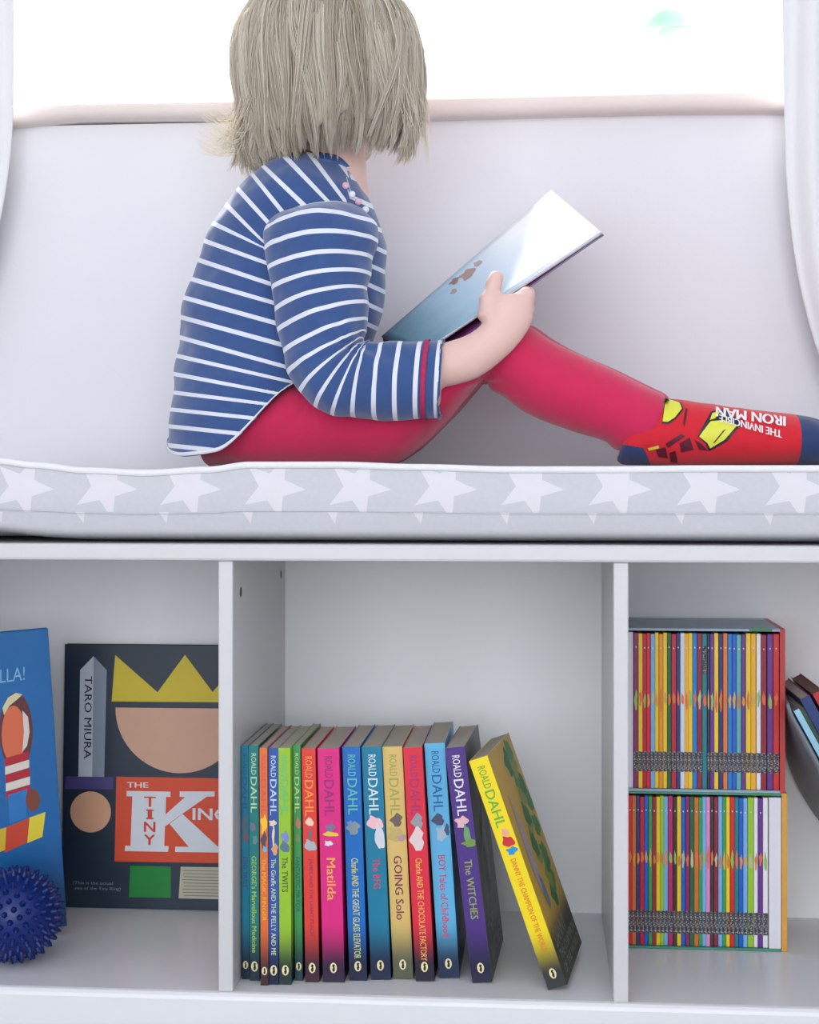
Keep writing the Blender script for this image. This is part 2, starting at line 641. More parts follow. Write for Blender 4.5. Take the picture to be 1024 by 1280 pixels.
rz = P(512, -1180, WALL - 0.045).z
rod = thing('curtain_rod', 'slim white rod carrying both curtains above the window', 'curtain rod', (0, WALL - 0.045, rz))
tv, tf = tube3([Vector((-0.86 + 0.17 * i, 0, 0)) for i in range(11)], [0.009] * 11, 14)
mesh('rod', tv, tf, M_frame, rod, True)
for x in (-0.84, 0.82):
    tv, tf = tube3([Vector((x, 0, 0)), Vector((x, 0.022, 0)), Vector((x, 0.0445, 0))], [0.006, 0.006, 0.012], 12)
    mesh('bracket', tv, tf, M_frame, rod, True)

oy = WALL + 0.06
ob = P(845, 118, oy)
ob.z = ZS
orn = thing('sill_ornament', 'pale ornament with a mint green domed cap standing on the window sill', 'ornament', ob)
M_orn = mat('pale_ceramic', (244, 246, 246), 0.4, 0.01)
M_mint = mat('mint_cap', (196, 246, 218), 0.4, 0.02)


def lathe(name, prof, m, parent, seg=28, off=(0, 0, 0)):
    V, Fc = [], []
    for r, z in prof:
        for i in range(seg):
            a = 2 * math.pi * i / seg
            V.append(Vector((off[0] + r * math.cos(a), off[1] + r * math.sin(a), off[2] + z)))
    for j in range(len(prof) - 1):
        for i in range(seg):
            a = j * seg + i; b2 = j * seg + (i + 1) % seg
            Fc.append((a, b2, b2 + seg, a + seg))
    Fc.append(tuple(range(seg - 1, -1, -1)))
    Fc.append(tuple(range((len(prof) - 1) * seg, len(prof) * seg)))
    return mesh(name, V, Fc, m, parent, True)


s_ = (oy + D) / F
zt = P(835, 40, oy).z - ob.z
zc = P(835, 12, oy).z - ob.z
lathe('body', [(0.021, 0.0), (0.0225, 0.004), (0.0215, zt * 0.5), (0.0195, zt), (0.012, zt + 0.002)], M_orn, orn)
lathe('cap', [(0.012, zt - 0.001), (0.0255, zt + 0.001), (0.0262, zt + 0.005), (0.0225, zt + (zc - zt) * .62), (0.014, zt + (zc - zt) * .9), (0.004, zc)], M_mint, orn,
      off=(-0.010, 0, 0))


# ------------------------------------------------------------------ the paperbacks
def PF(px, py, z=None):
    """photo pixel on the shelf floor -> world"""
    z = ZF if z is None else z
    r = FWD + RIGHT * ((px - 512.0) / F) + Vector((0, 0, (600.0 - py) / F))
    t = (z - ZC) / r.z
    return Vector((0, -D, ZC)) + r * t


M_cream = mat('print_cream', (236, 226, 176), 0.5, 0.02)
M_ink = mat('print_ink', (28, 30, 38), 0.5, 0.02)


def pm(rgb):
    return mat('print_%02x%02x%02x' % rgb, rgb, 0.45, 0.03, 60)


ROW = 'paperbacks standing in the middle compartment'
# bl px, br px, bottom y, top-left px, top y, spine colour, foot colour, author colour, title, title colour, (title start y, end y, height px), picture blobs
BK = [
    (302.6, 312, 1224, 301.6, 932, (28, 128, 158), (16, 34, 66), (30, 92, 150), 'ESIO TROT', (62, 78, 140), (1073, 1112, 5),
     [(.5, .36, .35, .05, (90, 110, 130)), (.6, .43, .3, .03, (150, 90, 90))], 'thin teal blue paperback leftmost in the row, against the divider'),
    (312.2, 325, 1226, 311, 932, (22, 132, 132), (14, 40, 60), (190, 232, 190), "GEORGE's Marvellous Medicine", (170, 214, 90), (1072, 1194, 6.2),
     [(.35, .37, .25, .03, (130, 120, 150)), (.6, .44, .25, .03, (100, 150, 160))], 'teal green paperback titled in lime letters, second from the divider'),
    (326, 336, 1232, 324.5, 935, (226, 112, 52), (60, 30, 42), (232, 76, 84), 'The MAGIC FINGER', (246, 178, 60), (1075, 1154, 5.5),
     [(.5, .345, .4, .06, (246, 196, 56)), (.5, .43, .35, .05, (90, 70, 90)), (.6, .47, .25, .02, (110, 180, 210))], 'thin orange paperback between the teal green one and the royal blue one'),
    (336, 349, 1231, 335.5, 935, (46, 84, 168), (16, 26, 60), (196, 216, 240), 'The Giraffe AND THE PELLY AND ME', (196, 216, 170), (1075, 1197, 6),
     [(.4, .335, .35, .02, (226, 214, 190)), (.5, .41, .12, .07, (230, 212, 180)), (.65, .475, .3, .03, (224, 160, 110))], 'royal blue paperback with a long pale figure on its spine'),
    (349.5, 365, 1231, 348, 935, (150, 196, 44), (22, 48, 44), (96, 196, 130), 'The TWITS', (70, 84, 50), (1073, 1117, 7.5),
     [(.5, .42, .3, .05, (130, 140, 200)), (.5, .46, .4, .03, (90, 120, 140))], 'lime green paperback in the row'),
    (369, 379, 1226, 366, 932, (66, 156, 84), (20, 56, 66), (190, 226, 140), 'FANTASTIC MR FOX', (34, 98, 112), (1073, 1142, 5.5),
     [(.6, .35, .3, .03, (200, 120, 110)), (.5, .43, .3, .03, (120, 150, 100))], 'thin leaf green paperback beside the orange red one'),
    (382, 400, 1228, 377, 936, (226, 62, 54), (56, 24, 44), (246, 148, 60), 'JAMES AND THE GIANT PEACH', (166, 50, 92), (1075, 1172, 5.5),
     [(.5, .33, .3, .022, (250, 206, 180)), (.5, .405, .10, .05, (110, 110, 130)), (.5, .455, .42, .035, (176, 180, 190))], 'orange red paperback with a grey tower on its spine'),
    (404, 432, 1228, 397, 936, (222, 34, 128), (42, 22, 56), (150, 36, 120), 'Matilda', (246, 168, 84), (1074, 1127, 11),
     [(.5, .365, .20, .03, (120, 112, 150)), (.52, .395, .36, .014, (226, 200, 70)), (.4, .445, .18, .018, (220, 220, 224))], 'thick magenta pink paperback'),
    (437, 460, 1226, 428, 934, (10, 106, 188), (12, 26, 60), (96, 190, 180), 'Charlie AND THE GREAT GLASS ELEVATOR', (206, 214, 130), (1074, 1200, 8.5),
     [(.5, .375, .35, .035, (130, 150, 150)), (.3, .35, .15, .02, (120, 140, 190))], 'bright blue paperback between the magenta one and the teal blue one'),
    (464, 490, 1225, 452, 934, (10, 122, 156), (12, 30, 64), (206, 230, 236), 'The BFG', (206, 70, 96), (1074, 1112, 9),
     [(.5, .345, .40, .04, (240, 190, 200)), (.72, .42, .24, .075, (214, 214, 224))], 'teal blue paperback with a pink picture on its spine'),
    (492, 518, 1224, 478, 934, (222, 190, 112), (86, 92, 72), (166, 166, 84), 'GOING Solo', (120, 44, 74), (1071, 1151, 10),
     [(.55, .335, .28, .035, (110, 96, 90)), (.45, .41, .38, .05, (196, 176, 110)), (.75, .43, .25, .02, (190, 150, 150))], 'sandy yellow paperback titled in maroon letters'),
    (520, 544.5, 1227, 504, 935, (220, 38, 62), (28, 20, 44), (172, 40, 110), 'Charlie AND THE CHOCOLATE FACTORY', (246, 172, 96), (1074, 1202, 8),
     [(.55, .335, .30, .04, (150, 152, 160)), (.5, .43, .36, .06, (226, 206, 206))], 'scarlet paperback between the sandy yellow one and the sky blue one'),
    (549, 575.7, 1223, 530.5, 930, (96, 184, 228), (16, 40, 74), (34, 98, 168), 'BOY Tales of Childhood', (206, 70, 110), (1070, 1172, 9),
     [(.45, .345, .30, .03, (70, 80, 110)), (.55, .42, .25, .05, (170, 190, 206)), (.85, .40, .12, .03, (60, 90, 120))], 'sky blue paperback in the row'),
    (590.5, 616.6, 1229, 556, 936, (74, 44, 128), (24, 22, 62), (232, 228, 240), 'The WITCHES', (150, 166, 96), (1076, 1150, 9.5),
     [(.4, .335, .30, .035, (226, 180, 190)), (.6, .40, .16, .06, (110, 160, 110)), (.7, .45, .35, .02, (120, 150, 70))], 'purple paperback last of the upright row, with a dark cover'),
    (685.5, 709, 1238, 585, 954, (246, 220, 26), (46, 52, 50), (92, 176, 60), 'DANNY THE CHAMPION OF THE WORLD', (232, 120, 40), (1078, 1192, 7),
     [(.55, .345, .18, .025, (238, 170, 150)), (.55, .395, .30, .035, (206, 44, 50)), (.58, .448, .26, .025, (40, 150, 206))], 'yellow paperback tilted away from the row, leaning against the purple one'),
]
M_cov_dark = mat('cover_night', (54, 58, 70), 0.4, 0.5, 14)


def blob(cx, cz, rx, rz, seed, n=36):
    rnd = random.Random(seed)
    ph = rnd.random() * 6
    return [(cx + rx * (1 + .22 * math.sin(3 * a + ph) + .12 * math.sin(5 * a + 2 * ph)) * math.cos(a),
             cz + rz * (1 + .22 * math.sin(2 * a + ph) + .12 * math.cos(5 * a + ph)) * math.sin(a))
            for a in [2 * math.pi * i / n for i in range(n)]]


DP = 0.129
for bi, (bl, br, by, tl, ty, colr, foot, acol, title, tcol, (t0, t1, th), pics, lab) in enumerate(BK):
    o3 = PF(bl, by)
    Yb = o3.y
    r3 = P(br, by, Yb)
    top = P(tl, ty, Yb)
    lean = math.atan2(o3.x - top.x, top.z - ZF)
    w = (r3.x - o3.x) / math.cos(lean) * (0.955 if bi < 14 else 1.0)
    h = (top - o3).length
    yaw = {13: -0.05, 14: -0.12}.get(bi, 0.0)
    t = thing('paperback_book', lab, 'book', (o3.x, Yb, ZF + 0.0002), (0, -lean, yaw), ROW)
    sc = (Yb + D) / F
    mspine = mat('spine_%d' % bi, colr, 0.35, 0.04, 40, grad=(0.012, 0.055, foot))
    mcov = mspine
    if bi == 13:
        mcov = M_cov_dark
    ct = 0.0005
    # cover: a U seen from above, extruded
    up = [(0, 0), (w, 0), (w, DP), (w - ct, DP), (w - ct, ct), (ct, ct), (ct, DP), (0, DP)]
    V = [Vector((x, y, z)) for z in (0.0, h) for x, y in up]
    Fc = [(i, (i + 1) % 8, 8 + (i + 1) % 8, 8 + i) for i in range(8)]
    Fc += [(7, 6, 5, 0), (0, 5, 4, 1), (1, 4, 3, 2), (8, 13, 14, 15), (9, 12, 13, 8), (10, 11, 12, 9)]
    fm = [1 if i == 1 else 0 for i in range(8)] + [0] * 6
    mesh('cover', V, Fc, mspine, t, mats=[mspine, mcov], fm=fm)
    box('page_block', ct, w - ct, ct, DP - 0.002, 0.0012, h - 0.0006, M_pages, t)
    yf = -0.0002
    zy = lambda py: h - (py - ty) * sc / math.cos(lean)       # photo row -> height on the spine
    # author name: small first word, large second word, reading downwards
    ma = pm(acol)
    aw = min(w * 0.62, 0.0085)
    cx = w * 0.5
    z0, zm, z1 = zy(ty + 10), zy(ty + 37), zy(ty + 82)
    lettering('author_lettering', 'ROALD', ma, t, lambda u, v: Vector((cx - aw * .40 + v * aw * .8, yf, z0 + (zm - z0) * u)), 0.015)
    lettering('author_lettering', 'DAHL', ma, t, lambda u, v: Vector((cx - aw * .5 + v * aw, yf, zm - .002 + (z1 - zm) * u)), 0.015)
    # picture: plain blots of colour
    for pi, (fx, fz, rx, rz, pc) in enumerate(pics):
        mesh('spine_picture', [Vector((min(max(x, 0.0002), w - 0.0002), yf - 0.00005 * pi, z)) for x, z in blob(fx * w, h * (1 - (0.318 + (fz - 0.335) * 0.80)), rx * w, rz * h * 0.72, bi * 7 + pi)],
             [list(range(36))], pm(pc), t)
    thh = min(th * sc, w * 0.8)
    za, zb = zy(t0), zy(t1)
    lettering('title_lettering', title, pm(tcol), t, lambda u, v: Vector((cx - thh / 2 + v * thh, yf, za + (zb - za) * u)), 0.02)
    er = min(0.0030, w * 0.36)
    ez = 0.0125
    em = mesh('publisher_emblem', [Vector((x, yf, z)) for x, z in ell(cx, ez, er, er * 1.5)], [list(range(24))], M_cream, t)
    bird = [(-.25, -.75), (.25, -.8), (.45, -.2), (.3, .35), (.5, .55), (.2, .75), (-.2, .7), (-.35, .3), (-.1, .1), (-.35, -.3)]
    mesh('bird_silhouette', [Vector((cx + x * er, yf - 0.0001, ez + z * er * 1.4)) for x, z in bird], [list(range(10))], M_ink, em)
    # right-hand covers that show
    if bi in (13, 14):
        xr = w + 0.0002
        side = lambda y, z: Vector((xr, y, z))

        def sq(name, y0, y1, z0_, z1_, mm, k=0.0, seed=None):
            pts = [(y0, z0_), (y1, z0_), (y1, z1_), (y0, z1_)]
            if seed is not None:
                pts = blob((y0 + y1) / 2, (z0_ + z1_) / 2, (y1 - y0) / 2, (z1_ - z0_) / 2, seed)
            mesh(name, [Vector((xr + k, y, z)) for y, z in pts], [list(range(len(pts)))], mm, t)
        if bi == 14:
            sq('cover_picture', 0.002, DP - 0.001, 0.0, h, mat('cover_ochre', (214, 172, 62), 0.4, 0.12, 20, grad=(0.032, 0.060, (58, 62, 50))))
            rnd = random.Random(3)
            for q in range(17):
                y0 = 0.056 + rnd.random() * 0.045
                zz = 0.050 + q * 0.0082
                sq('cover_picture', y0, y0 + 0.026, zz, zz + 0.024, pm(((36, 120, 60), (66, 140, 66), (150, 156, 60))[q % 3]), 0.00005 + q * 0.00001, seed=q)
            sq('cover_picture', 0.022, 0.042, 0.07, 0.160, pm((176, 164, 176)), 0.0003, seed=40)
            sq('cover_picture', 0.034, 0.048, 0.055, 0.090, pm((110, 130, 150)), 0.0004, seed=41)
            for txt, za_, zb_, ya_, yb_ in (('DANNY', 0.029, 0.044, 0.012, 0.080), ('THE CHAMPION', 0.017, 0.026, 0.012, 0.118), ('OF THE WORLD', 0.006, 0.014, 0.012, 0.118)):
                lettering('cover_lettering', txt, pm((150, 152, 140)), t, lambda u, v: Vector((xr + 0.0005, ya_ + (yb_ - ya_) * u, za_ + (zb_ - za_) * v)), 0.01)
        else:
            for q in range(4):
                sq('cover_picture', 0.02 + q * .02, 0.05 + q * .022, 0.05 + q * .012, 0.12 + q * .012, pm(((96, 100, 112), (40, 42, 54), (120, 122, 130), (70, 74, 88))[q]), 0.0001 + q * .00005, seed=60 + q)
            for txt, za_, zb_ in (('THE', 0.032, 0.046), ('WITCHES', 0.010, 0.026)):
                lettering('cover_lettering', txt, pm((130, 136, 146)), t, lambda u, v: Vector((xr + 0.0004, 0.014 + (0.095 if txt != 'THE' else 0.045) * u, za_ + (zb_ - za_) * v)), 0.01)

# ------------------------------------------------------------------ the slipcases and their booklets
ORD = ['leftmost', 'second', 'third', 'fourth', 'fifth', 'sixth', 'seventh', 'eighth', 'ninth', 'tenth', 'eleventh', 'twelfth', 'thirteenth',
       'fourteenth', 'fifteenth', 'sixteenth', 'seventeenth', 'eighteenth', 'nineteenth', 'twentieth', 'twenty-first', 'twenty-second',
       'twenty-third', 'twenty-fourth', 'twenty-fifth', 'twenty-sixth', 'twenty-seventh', 'twenty-eighth', 'twenty-ninth', 'thirtieth',
       'thirty-first', 'thirty-second', 'thirty-third', 'thirty-fourth', 'thirty-fifth', 'thirty-sixth']
CC = {'plum': (132, 30, 96), 'yellow': (240, 202, 44), 'crimson': (184, 22, 56), 'light blue': (118, 176, 226), 'orange': (230, 150, 30),
      'dark green': (28, 96, 56), 'red': (206, 36, 40), 'navy': (36, 46, 110), 'pale blue': (206, 220, 236), 'amber': (238, 178, 48), 'blue': (28, 122, 200),
      'maroon': (136, 26, 52), 'teal': (16, 122, 132), 'dark blue': (30, 38, 70), 'purple': (98, 48, 134), 'burnt orange': (220, 122, 60),
      'royal blue': (24, 92, 190), 'sea green': (92, 176, 176), 'white': (232, 230, 236), 'bright red': (214, 30, 44), 'brown orange': (196, 112, 50),
      'green': (60, 150, 80), 'dark red': (146, 30, 34), 'lime': (150, 196, 40), 'magenta': (176, 32, 96), 'black': (44, 40, 46), 'pink': (226, 140, 194),
      'blackish brown': (58, 44, 42)}
UP = [('plum', 57, 85), ('yellow', 86, 109), ('crimson', 111, 132), ('bright red', 133, 154), ('light blue', 157, 180), ('yellow', 182, 203), ('orange', 205, 228),
      ('yellow', 230, 252), ('dark green', 254, 276), ('crimson', 278, 305), ('navy', 307, 328), ('pale blue', 330, 354), ('amber', 355, 377), ('yellow', 378, 400),
      ('blue', 402, 426), ('maroon', 428, 456), ('teal', 458, 485), ('dark blue', 486, 501), ('purple', 503, 526), ('yellow', 528, 551), ('navy', 554, 578),
      ('burnt orange', 580, 604), ('blue', 607, 630), ('royal blue', 631, 656), ('sea green', 658, 683), ('purple', 685, 710), ('yellow', 713, 740),
      ('amber', 742, 769), ('white', 774, 798), ('maroon', 800, 832), ('purple', 836, 869), ('red', 872, 905)]
LO = [('red', 2, 24), ('red', 25, 48), ('brown orange', 49, 71), ('navy', 73, 94), ('crimson', 95, 118), ('royal blue', 120, 142), ('green', 144, 166), ('dark red', 167, 189),
      ('yellow', 190, 210), ('lime', 211, 233), ('light blue', 234, 256), ('magenta', 258, 286), ('black', 288, 309), ('yellow', 311, 333), ('royal blue', 335, 358),
      ('plum', 360, 383), ('dark green', 385, 409), ('brown orange', 411, 436), ('green', 438, 458), ('light blue', 459, 480), ('pink', 481, 502),
      ('blackish brown', 504, 525), ('maroon', 527, 550), ('light blue', 552, 573), ('green', 575, 597), ('yellow', 598, 618), ('red', 620, 645), ('teal', 647, 670),
      ('royal blue', 672, 695), ('light blue', 697, 720), ('lime', 723, 757), ('white', 760, 781), ('purple', 783, 810), ('white', 812, 840)]
YB = PF(900, 1188).y
BD = min(0.128, DEPTH - 0.004 - YB)
sx = lambda c: P(780 + c * 0.21484, 900, YB).x
zpx = lambda py: P(900, py, YB).z
# band material: dark label with fine pale marks too small to read
mb = bpy.data.materials.new('title_band')
mb.use_nodes = True
nt = mb.node_tree
bb = nt.nodes['Principled BSDF']
tc = nt.nodes.new('ShaderNodeTexCoord')
mp = nt.nodes.new('ShaderNodeMapping')
mp.inputs['Scale'].default_value = (520, 520, 900)
nt.links.new(tc.outputs['Object'], mp.inputs[0])
nn = nt.nodes.new('ShaderNodeTexNoise')
nn.inputs['Scale'].default_value = 1.0
nt.links.new(mp.outputs[0], nn.inputs['Vector'])
cr = nt.nodes.new('ShaderNodeMapRange')
cr.inputs['From Min'].default_value = 0.50
cr.inputs['From Max'].default_value = 0.62
nt.links.new(nn.outputs['Fac'], cr.inputs['Value'])
nt.links.new(_mix(nt, cr.outputs[0], lin((34, 34, 42)), lin((170, 168, 172))), bb.inputs['Base Color'])
bb.inputs['Roughness'].default_value = 0.5


def slipcase(name, label, zb, ztop, xl, xr, mside, mtop, medge, books, which, filler, bandpy, picpy, zoff):
    t = thing(name, label, 'slipcase', ((xl + xr) / 2, YB, zb))
    org = t.location
    th = 0.0022
    box('side_wall', xl, xl + th, YB, YB + BD, zb, ztop, M_white, t, org=org)
    sw = box('side_wall', xr - th * 2.2, xr, YB, YB + BD, zb, ztop, mside, t, org=org)
    box('base', xl + th, xr - th * 2.2, YB, YB + BD, zb, zb + th, medge, t, org=org)
    box('lid', xl + th, xr - th * 2.2, YB, YB + BD, ztop - th, ztop, mtop, t, org=org)
    box('back_wall', xl + th, xr - th * 2.2, YB + BD - 0.001, YB + BD, zb + th, ztop - th, medge, t, org=org)
    poly('edge_print', [(xl + (xr - xl) * .78, ztop - th), (xr - .012, ztop - th), (xr - .012, ztop), (xl + (xr - xl) * .78, ztop)], YB - 0.0002, pm((52, 140, 84)), t, org=org)
    for fx0, fx1, fy in filler:
        f = box('filler_block', fx0, fx1, YB + fy, YB + BD - 0.002, zb + th + .0001, ztop - th - 0.002, mat('filler_card', (226, 224, 234), 0.7, 0.02), t, org=org)
    g = 'slim story booklets in the %s slipcase' % which
    for k, (cn, a, c) in enumerate(books):
        x0, x1 = sx(a), sx(c + 1.2)
        rnd = random.Random(k * 5 + len(books))
        hh = ztop - zb - 2 * th - 0.0022 - rnd.random() * 0.0012
        yy = YB + 0.0022 + rnd.random() * 0.0012
        zz = zb + th + 0.0001
        place = ORD[k] + (' from the left' if k else '')
        o = box('story_booklet', 0, x1 - x0, 0, BD - 0.008, 0, hh, mat('booklet_' + cn.replace(' ', '_'), CC[cn], 0.35, 0.05, 50), None, bev=0.0004, seg=1)
        o.location = (x0, yy, zz)
        tag(o, 'slim %s story booklet, %s in the %s slipcase' % (cn, place, which), 'book', g)
        w = x1 - x0
        bz0, bz1 = zpx(bandpy[1]) - zz, zpx(bandpy[0]) - zz
        if not (which == 'upper' and k == 16):
            poly('title_band', [(0.0002, bz0), (w - 0.0002, bz0), (w - 0.0002, bz1), (0.0002, bz1)], -0.0002, mb, o)
        else:
            zk = hh - 0.012
            poly('title_band', [(0.0006, zk - .026), (w - 0.0006, zk - .026), (w - 0.0006, zk), (0.0006, zk)], -0.0002, mb, o)
        pz = zpx(picpy) - zz
        hc = [(226, 150, 60), (214, 120, 50), (150, 190, 90), (216, 170, 80), (230, 110, 70), (190, 190, 150)][rnd.randrange(6)]
        rh = 0.006 + rnd.random() * 0.006
        mesh('spine_picture', [Vector((x, -0.0002, z)) for x, z in blob(w / 2, pz + rnd.uniform(-.002, .002), w * 0.30, rh * .8, k)], [list(range(36))], pm(hc), o)
        nz = hh - 0.0135
        poly('volume_dot', ell(w / 2, nz, 0.0006, 0.0008, 8), -0.0002, pm((220, 216, 220)), o)
    return t


zlo0 = ZF + 0.0003
zlo1 = zpx(990.5)
zup1 = zpx(786)
M_silver = mat('case_silver_blue', (150, 172, 190), 0.35, 0.2, 18)
M_casegreen = mat('case_green', (70, 140, 118), 0.4, 0.25, 25)
xl = sx(-6)
slipcase('book_slipcase', 'lower slipcase with green edges and an orange side, full of slim booklets', zlo0, zlo1 - 0.0001, xl, sx(950),
         mat('case_orange', (222, 160, 62), 0.4, 0.1), M_casegreen, M_casegreen, LO, 'lower', [(sx(846), sx(916), 0.001)], (1141, 1169), 1076, 0)
slipcase('book_slipcase', 'upper slipcase with a silvery top and red side, stacked on the lower slipcase', zlo1 + 0.0001, zup1, xl, sx(939),
         mat('case_red', (188, 58, 58), 0.4, 0.1), M_silver, M_silver, UP, 'upper', [(sx(4), sx(55), 0.004)], (941, 966), 876, 0)

# ------------------------------------------------------------------ books leaning at the far right
def leaner(name, label, p_top, p_bot, wpx, Y, depth, mcov, mtop):
    """thin book leaning left; p_top, p_bot pixels of the left edge of its spine"""
    A = P(p_top[0], p_top[1], Y); B = P(p_bot[0], p_bot[1], Y)
    d = (B - A).normalized()
    n = Vector((-d.z, 0, d.x))
    if n.x < 0:
        n = -n
    w = wpx * (Y + D) / F
    L = (ZF + 0.0006 - A.z) / d.z
    V = []
    for s in (0.0, L):
        for q in (0.0, w):
            for y in (0.0, depth):
                V.append(A + d * s + n * q + Vector((0, y, 0)))
    t = thing(name, label, 'book', (A + d * L))
    org = t.location
    c = 0.0006

    def slab(nm, q0, q1, y0, y1, s0, s1, m):
        V = [A + d * s + n * q + Vector((0, y, 0)) for s in (s0, s1) for q in (q0, q1) for y in (y0, y1)]
        Fc = [(0, 1, 3, 2), (4, 6, 7, 5), (0, 4, 5, 1), (2, 3, 7, 6), (0, 2, 6, 4), (1, 5, 7, 3)]
        return mesh(nm, V, Fc, m, t, org=org)
    slab('cover', 0, c, 0, depth, 0, L, mcov)
    slab('cover', w - c, w, 0, depth, 0, L, mcov)
    slab('spine', c, w - c, 0, c, 0, L, mcov)
    slab('page_block', c, w - c, c, depth - 0.002, 0.001, L - 0.001, mtop)
    return t, A, d, n, w, L, org


LG = 'books leaning beside the slipcases'
t, A, d, n, w, L, org = leaner('picture_book', 'light blue spined picture book leaning left against the slipcases', (992.5, 889), (1020.5, 940), 7.2, 0.115, 0.10,
                               mat('spine_sky', (150, 200, 226), 0.4, 0.25, 90), mat('paper_tan', (150, 132, 116), 0.8, 0.1, 300))
t['group'] = LG
t, A, d, n, w, L, org = leaner('picture_book', 'dark green spined picture book leaning between the light blue and navy ones', (1000, 886.5), (1028, 937.5), 5.5, 0.117, 0.10,
                               mat('spine_bottle', (44, 74, 60), 0.4, 0.3, 60), M_pages)
t['group'] = LG
t, A, d, n, w, L, org = leaner('picture_book', 'navy blue spined picture book leaning beside the slipcases', (1000.5, 874.5), (1028.5, 925.5), 12.5, 0.112, 0.125,
                               mat('spine_navy', (24, 50, 112), 0.4, 0.1), M_pages)
t['group'] = LG
t, A, d, n, w, L, org = leaner('picture_book', 'red spined picture book leaning at the right edge of the shelf', (1016, 868), (1044, 919), 13, 0.116, 0.125,
                               mat('spine_red', (186, 34, 50), 0.4, 0.1), mat('paper_brown', (120, 104, 92), 0.8, 0.15, 300))
t['group'] = LG
# bowed grey softcover under them
dense_n = catmull([(983, 881), (988, 895), (1002, 920), (1020, 953), (1055, 1020), (1102, 1105), (1145, 1180)], 4)
dense_f = catmull([(980, 862), (978, 900), (984, 950), (1004, 996), (1035, 1040), (1080, 1090), (1130, 1135)], 4)
V, Fc = [], []
NV = 10
yn, yf_ = 0.116, 0.262
for a, c in zip(dense_n, dense_f):
    pa = P(a[0], a[1], yn); pc = P(c[0], c[1], yf_)
    for k in range(NV + 1):
        u = k / NV
        p = pa.lerp(pc, u)
        p.z = max(p.z, ZF + 0.004)
        V.append(p)
for j in range(len(dense_n) - 1):
    for k in range(NV):
        i = j * (NV + 1) + k
        Fc.append((i, i + 1, i + NV + 2, i + NV + 1))
org = Vector((V[-1].x, 0.18, ZF))
o = mesh('softcover_book', V, Fc, mat('cover_slate', (124, 132, 142), 0.45, 0.18, 9), None, True, org=org)
o.location = org
md = o.modifiers.new('thickness', 'SOLIDIFY')
md.thickness = 0.003
tag(o, 'floppy slate grey softcover book bowing under the leaning picture books', 'book')

# ------------------------------------------------------------------ the navy picture book in the left compartment
KY = 0.262
s_ = (KY + D) / F
kb = P(80, 1133, KY)
kb.z = ZF
ktop = P(86, 804, DEPTH - 0.005)
kh = ktop.z - ZF
kt = thing('picture_book', 'navy picture book with a yellow crown and orange title panel, leaning on the back panel', 'book', (kb.x, KY - 0.0095, ZF + 0.0002),
           (-math.atan2(0.012, kh), 0, 0))
KW = XL[1] - kb.x - 0.003
M_kn = mat('cover_navy', (26, 42, 60), 0.4, 0.08, 20)
box('cover', 0, KW, 0, 0.0015, 0, kh, M_kn, kt, 0.0004, seg=1)
box('cover', 0, KW, 0.0095, 0.011, 0, kh, M_kn, kt, 0.0004, seg=1)
box('page_block', 0.002, KW, 0.0016, 0.0094, 0.002, kh - 0.002, M_pages, kt)
# crop coordinates of the cover (768 x 1280 over 210 x 350 px) -> local
CX = lambda c: min(KW - 0.0005, P(70 + c * 0.27344, 900, KY - .004).x - kb.x)
CZ = lambda c: (P(150, 790 + c * 0.27344, KY - .004).z - ZF)
yk = [-0.0002]


def kp(name, pts, rgb, dy=0.0):
    yk[0] -= 0.00001
    return poly(name, [(CX(x), CZ(y)) for x, y in pts], yk[0] - dy, pm(rgb), kt)


XM = (KW + 0.0) / (CX(768) - CX(0))
kp('cover_picture', [(104, 178), (165, 114), (165, 664), (102, 664)], (188, 194, 206))
kp('cover_picture', [(165, 114), (226, 178), (220, 664), (165, 664)], (132, 144, 160))
kp('cover_picture', [(44, 664), (262, 664), (260, 720), (40, 722)], (70, 62, 120))
kp('cover_picture', ell(160, 824, 93, 93, 40), (216, 164, 132))
kp('cover_picture', [(264, 108), (460, 276), (584, 104), (712, 272), (860, 108), (858, 318), (250, 320)], (206, 184, 40))
hd = [(268, 348), (860, 346)] + [(564 + 296 * math.cos(a), 348 + 294 * math.sin(a)) for a in [math.pi * i / 30 for i in range(1, 30)]]
kp('cover_picture', hd, (206, 162, 138))
kp('cover_picture', [(276, 662), (866, 662), (866, 1044), (272, 1046)], (214, 74, 42))
# big slab K
for q in ([(324, 726), (524, 726), (524, 750), (504, 750), (498, 972), (518, 972), (516, 998), (318, 998), (320, 974), (344, 974), (350, 750), (324, 750)],
          [(566, 724), (726, 722), (726, 744), (690, 746), (578, 826), (500, 884), (500, 832), (590, 750), (566, 748)],
          [(522, 872), (580, 826), (742, 970), (790, 970), (790, 996), (548, 998), (548, 974), (610, 974)]):
    kp('title_lettering', q, (214, 220, 228))


def kl(s, x0, x1, ytop, ybot, rgb, wgt=0.02, down=False, dy=0.0003):
    yk[0] -= 0.00001
    yv = yk[0] - dy
    if down:
        fn = lambda u, v: Vector((CX(x0 + (x1 - x0) * v), yv, CZ(ytop + (ybot - ytop) * u)))
    else:
        fn = lambda u, v: Vector((CX(x0 + (x1 - x0) * u), yv, CZ(ybot + (ytop - ybot) * v)))
    lettering('title_lettering' if not down else 'author_lettering', s, pm(rgb), kt, fn, wgt)


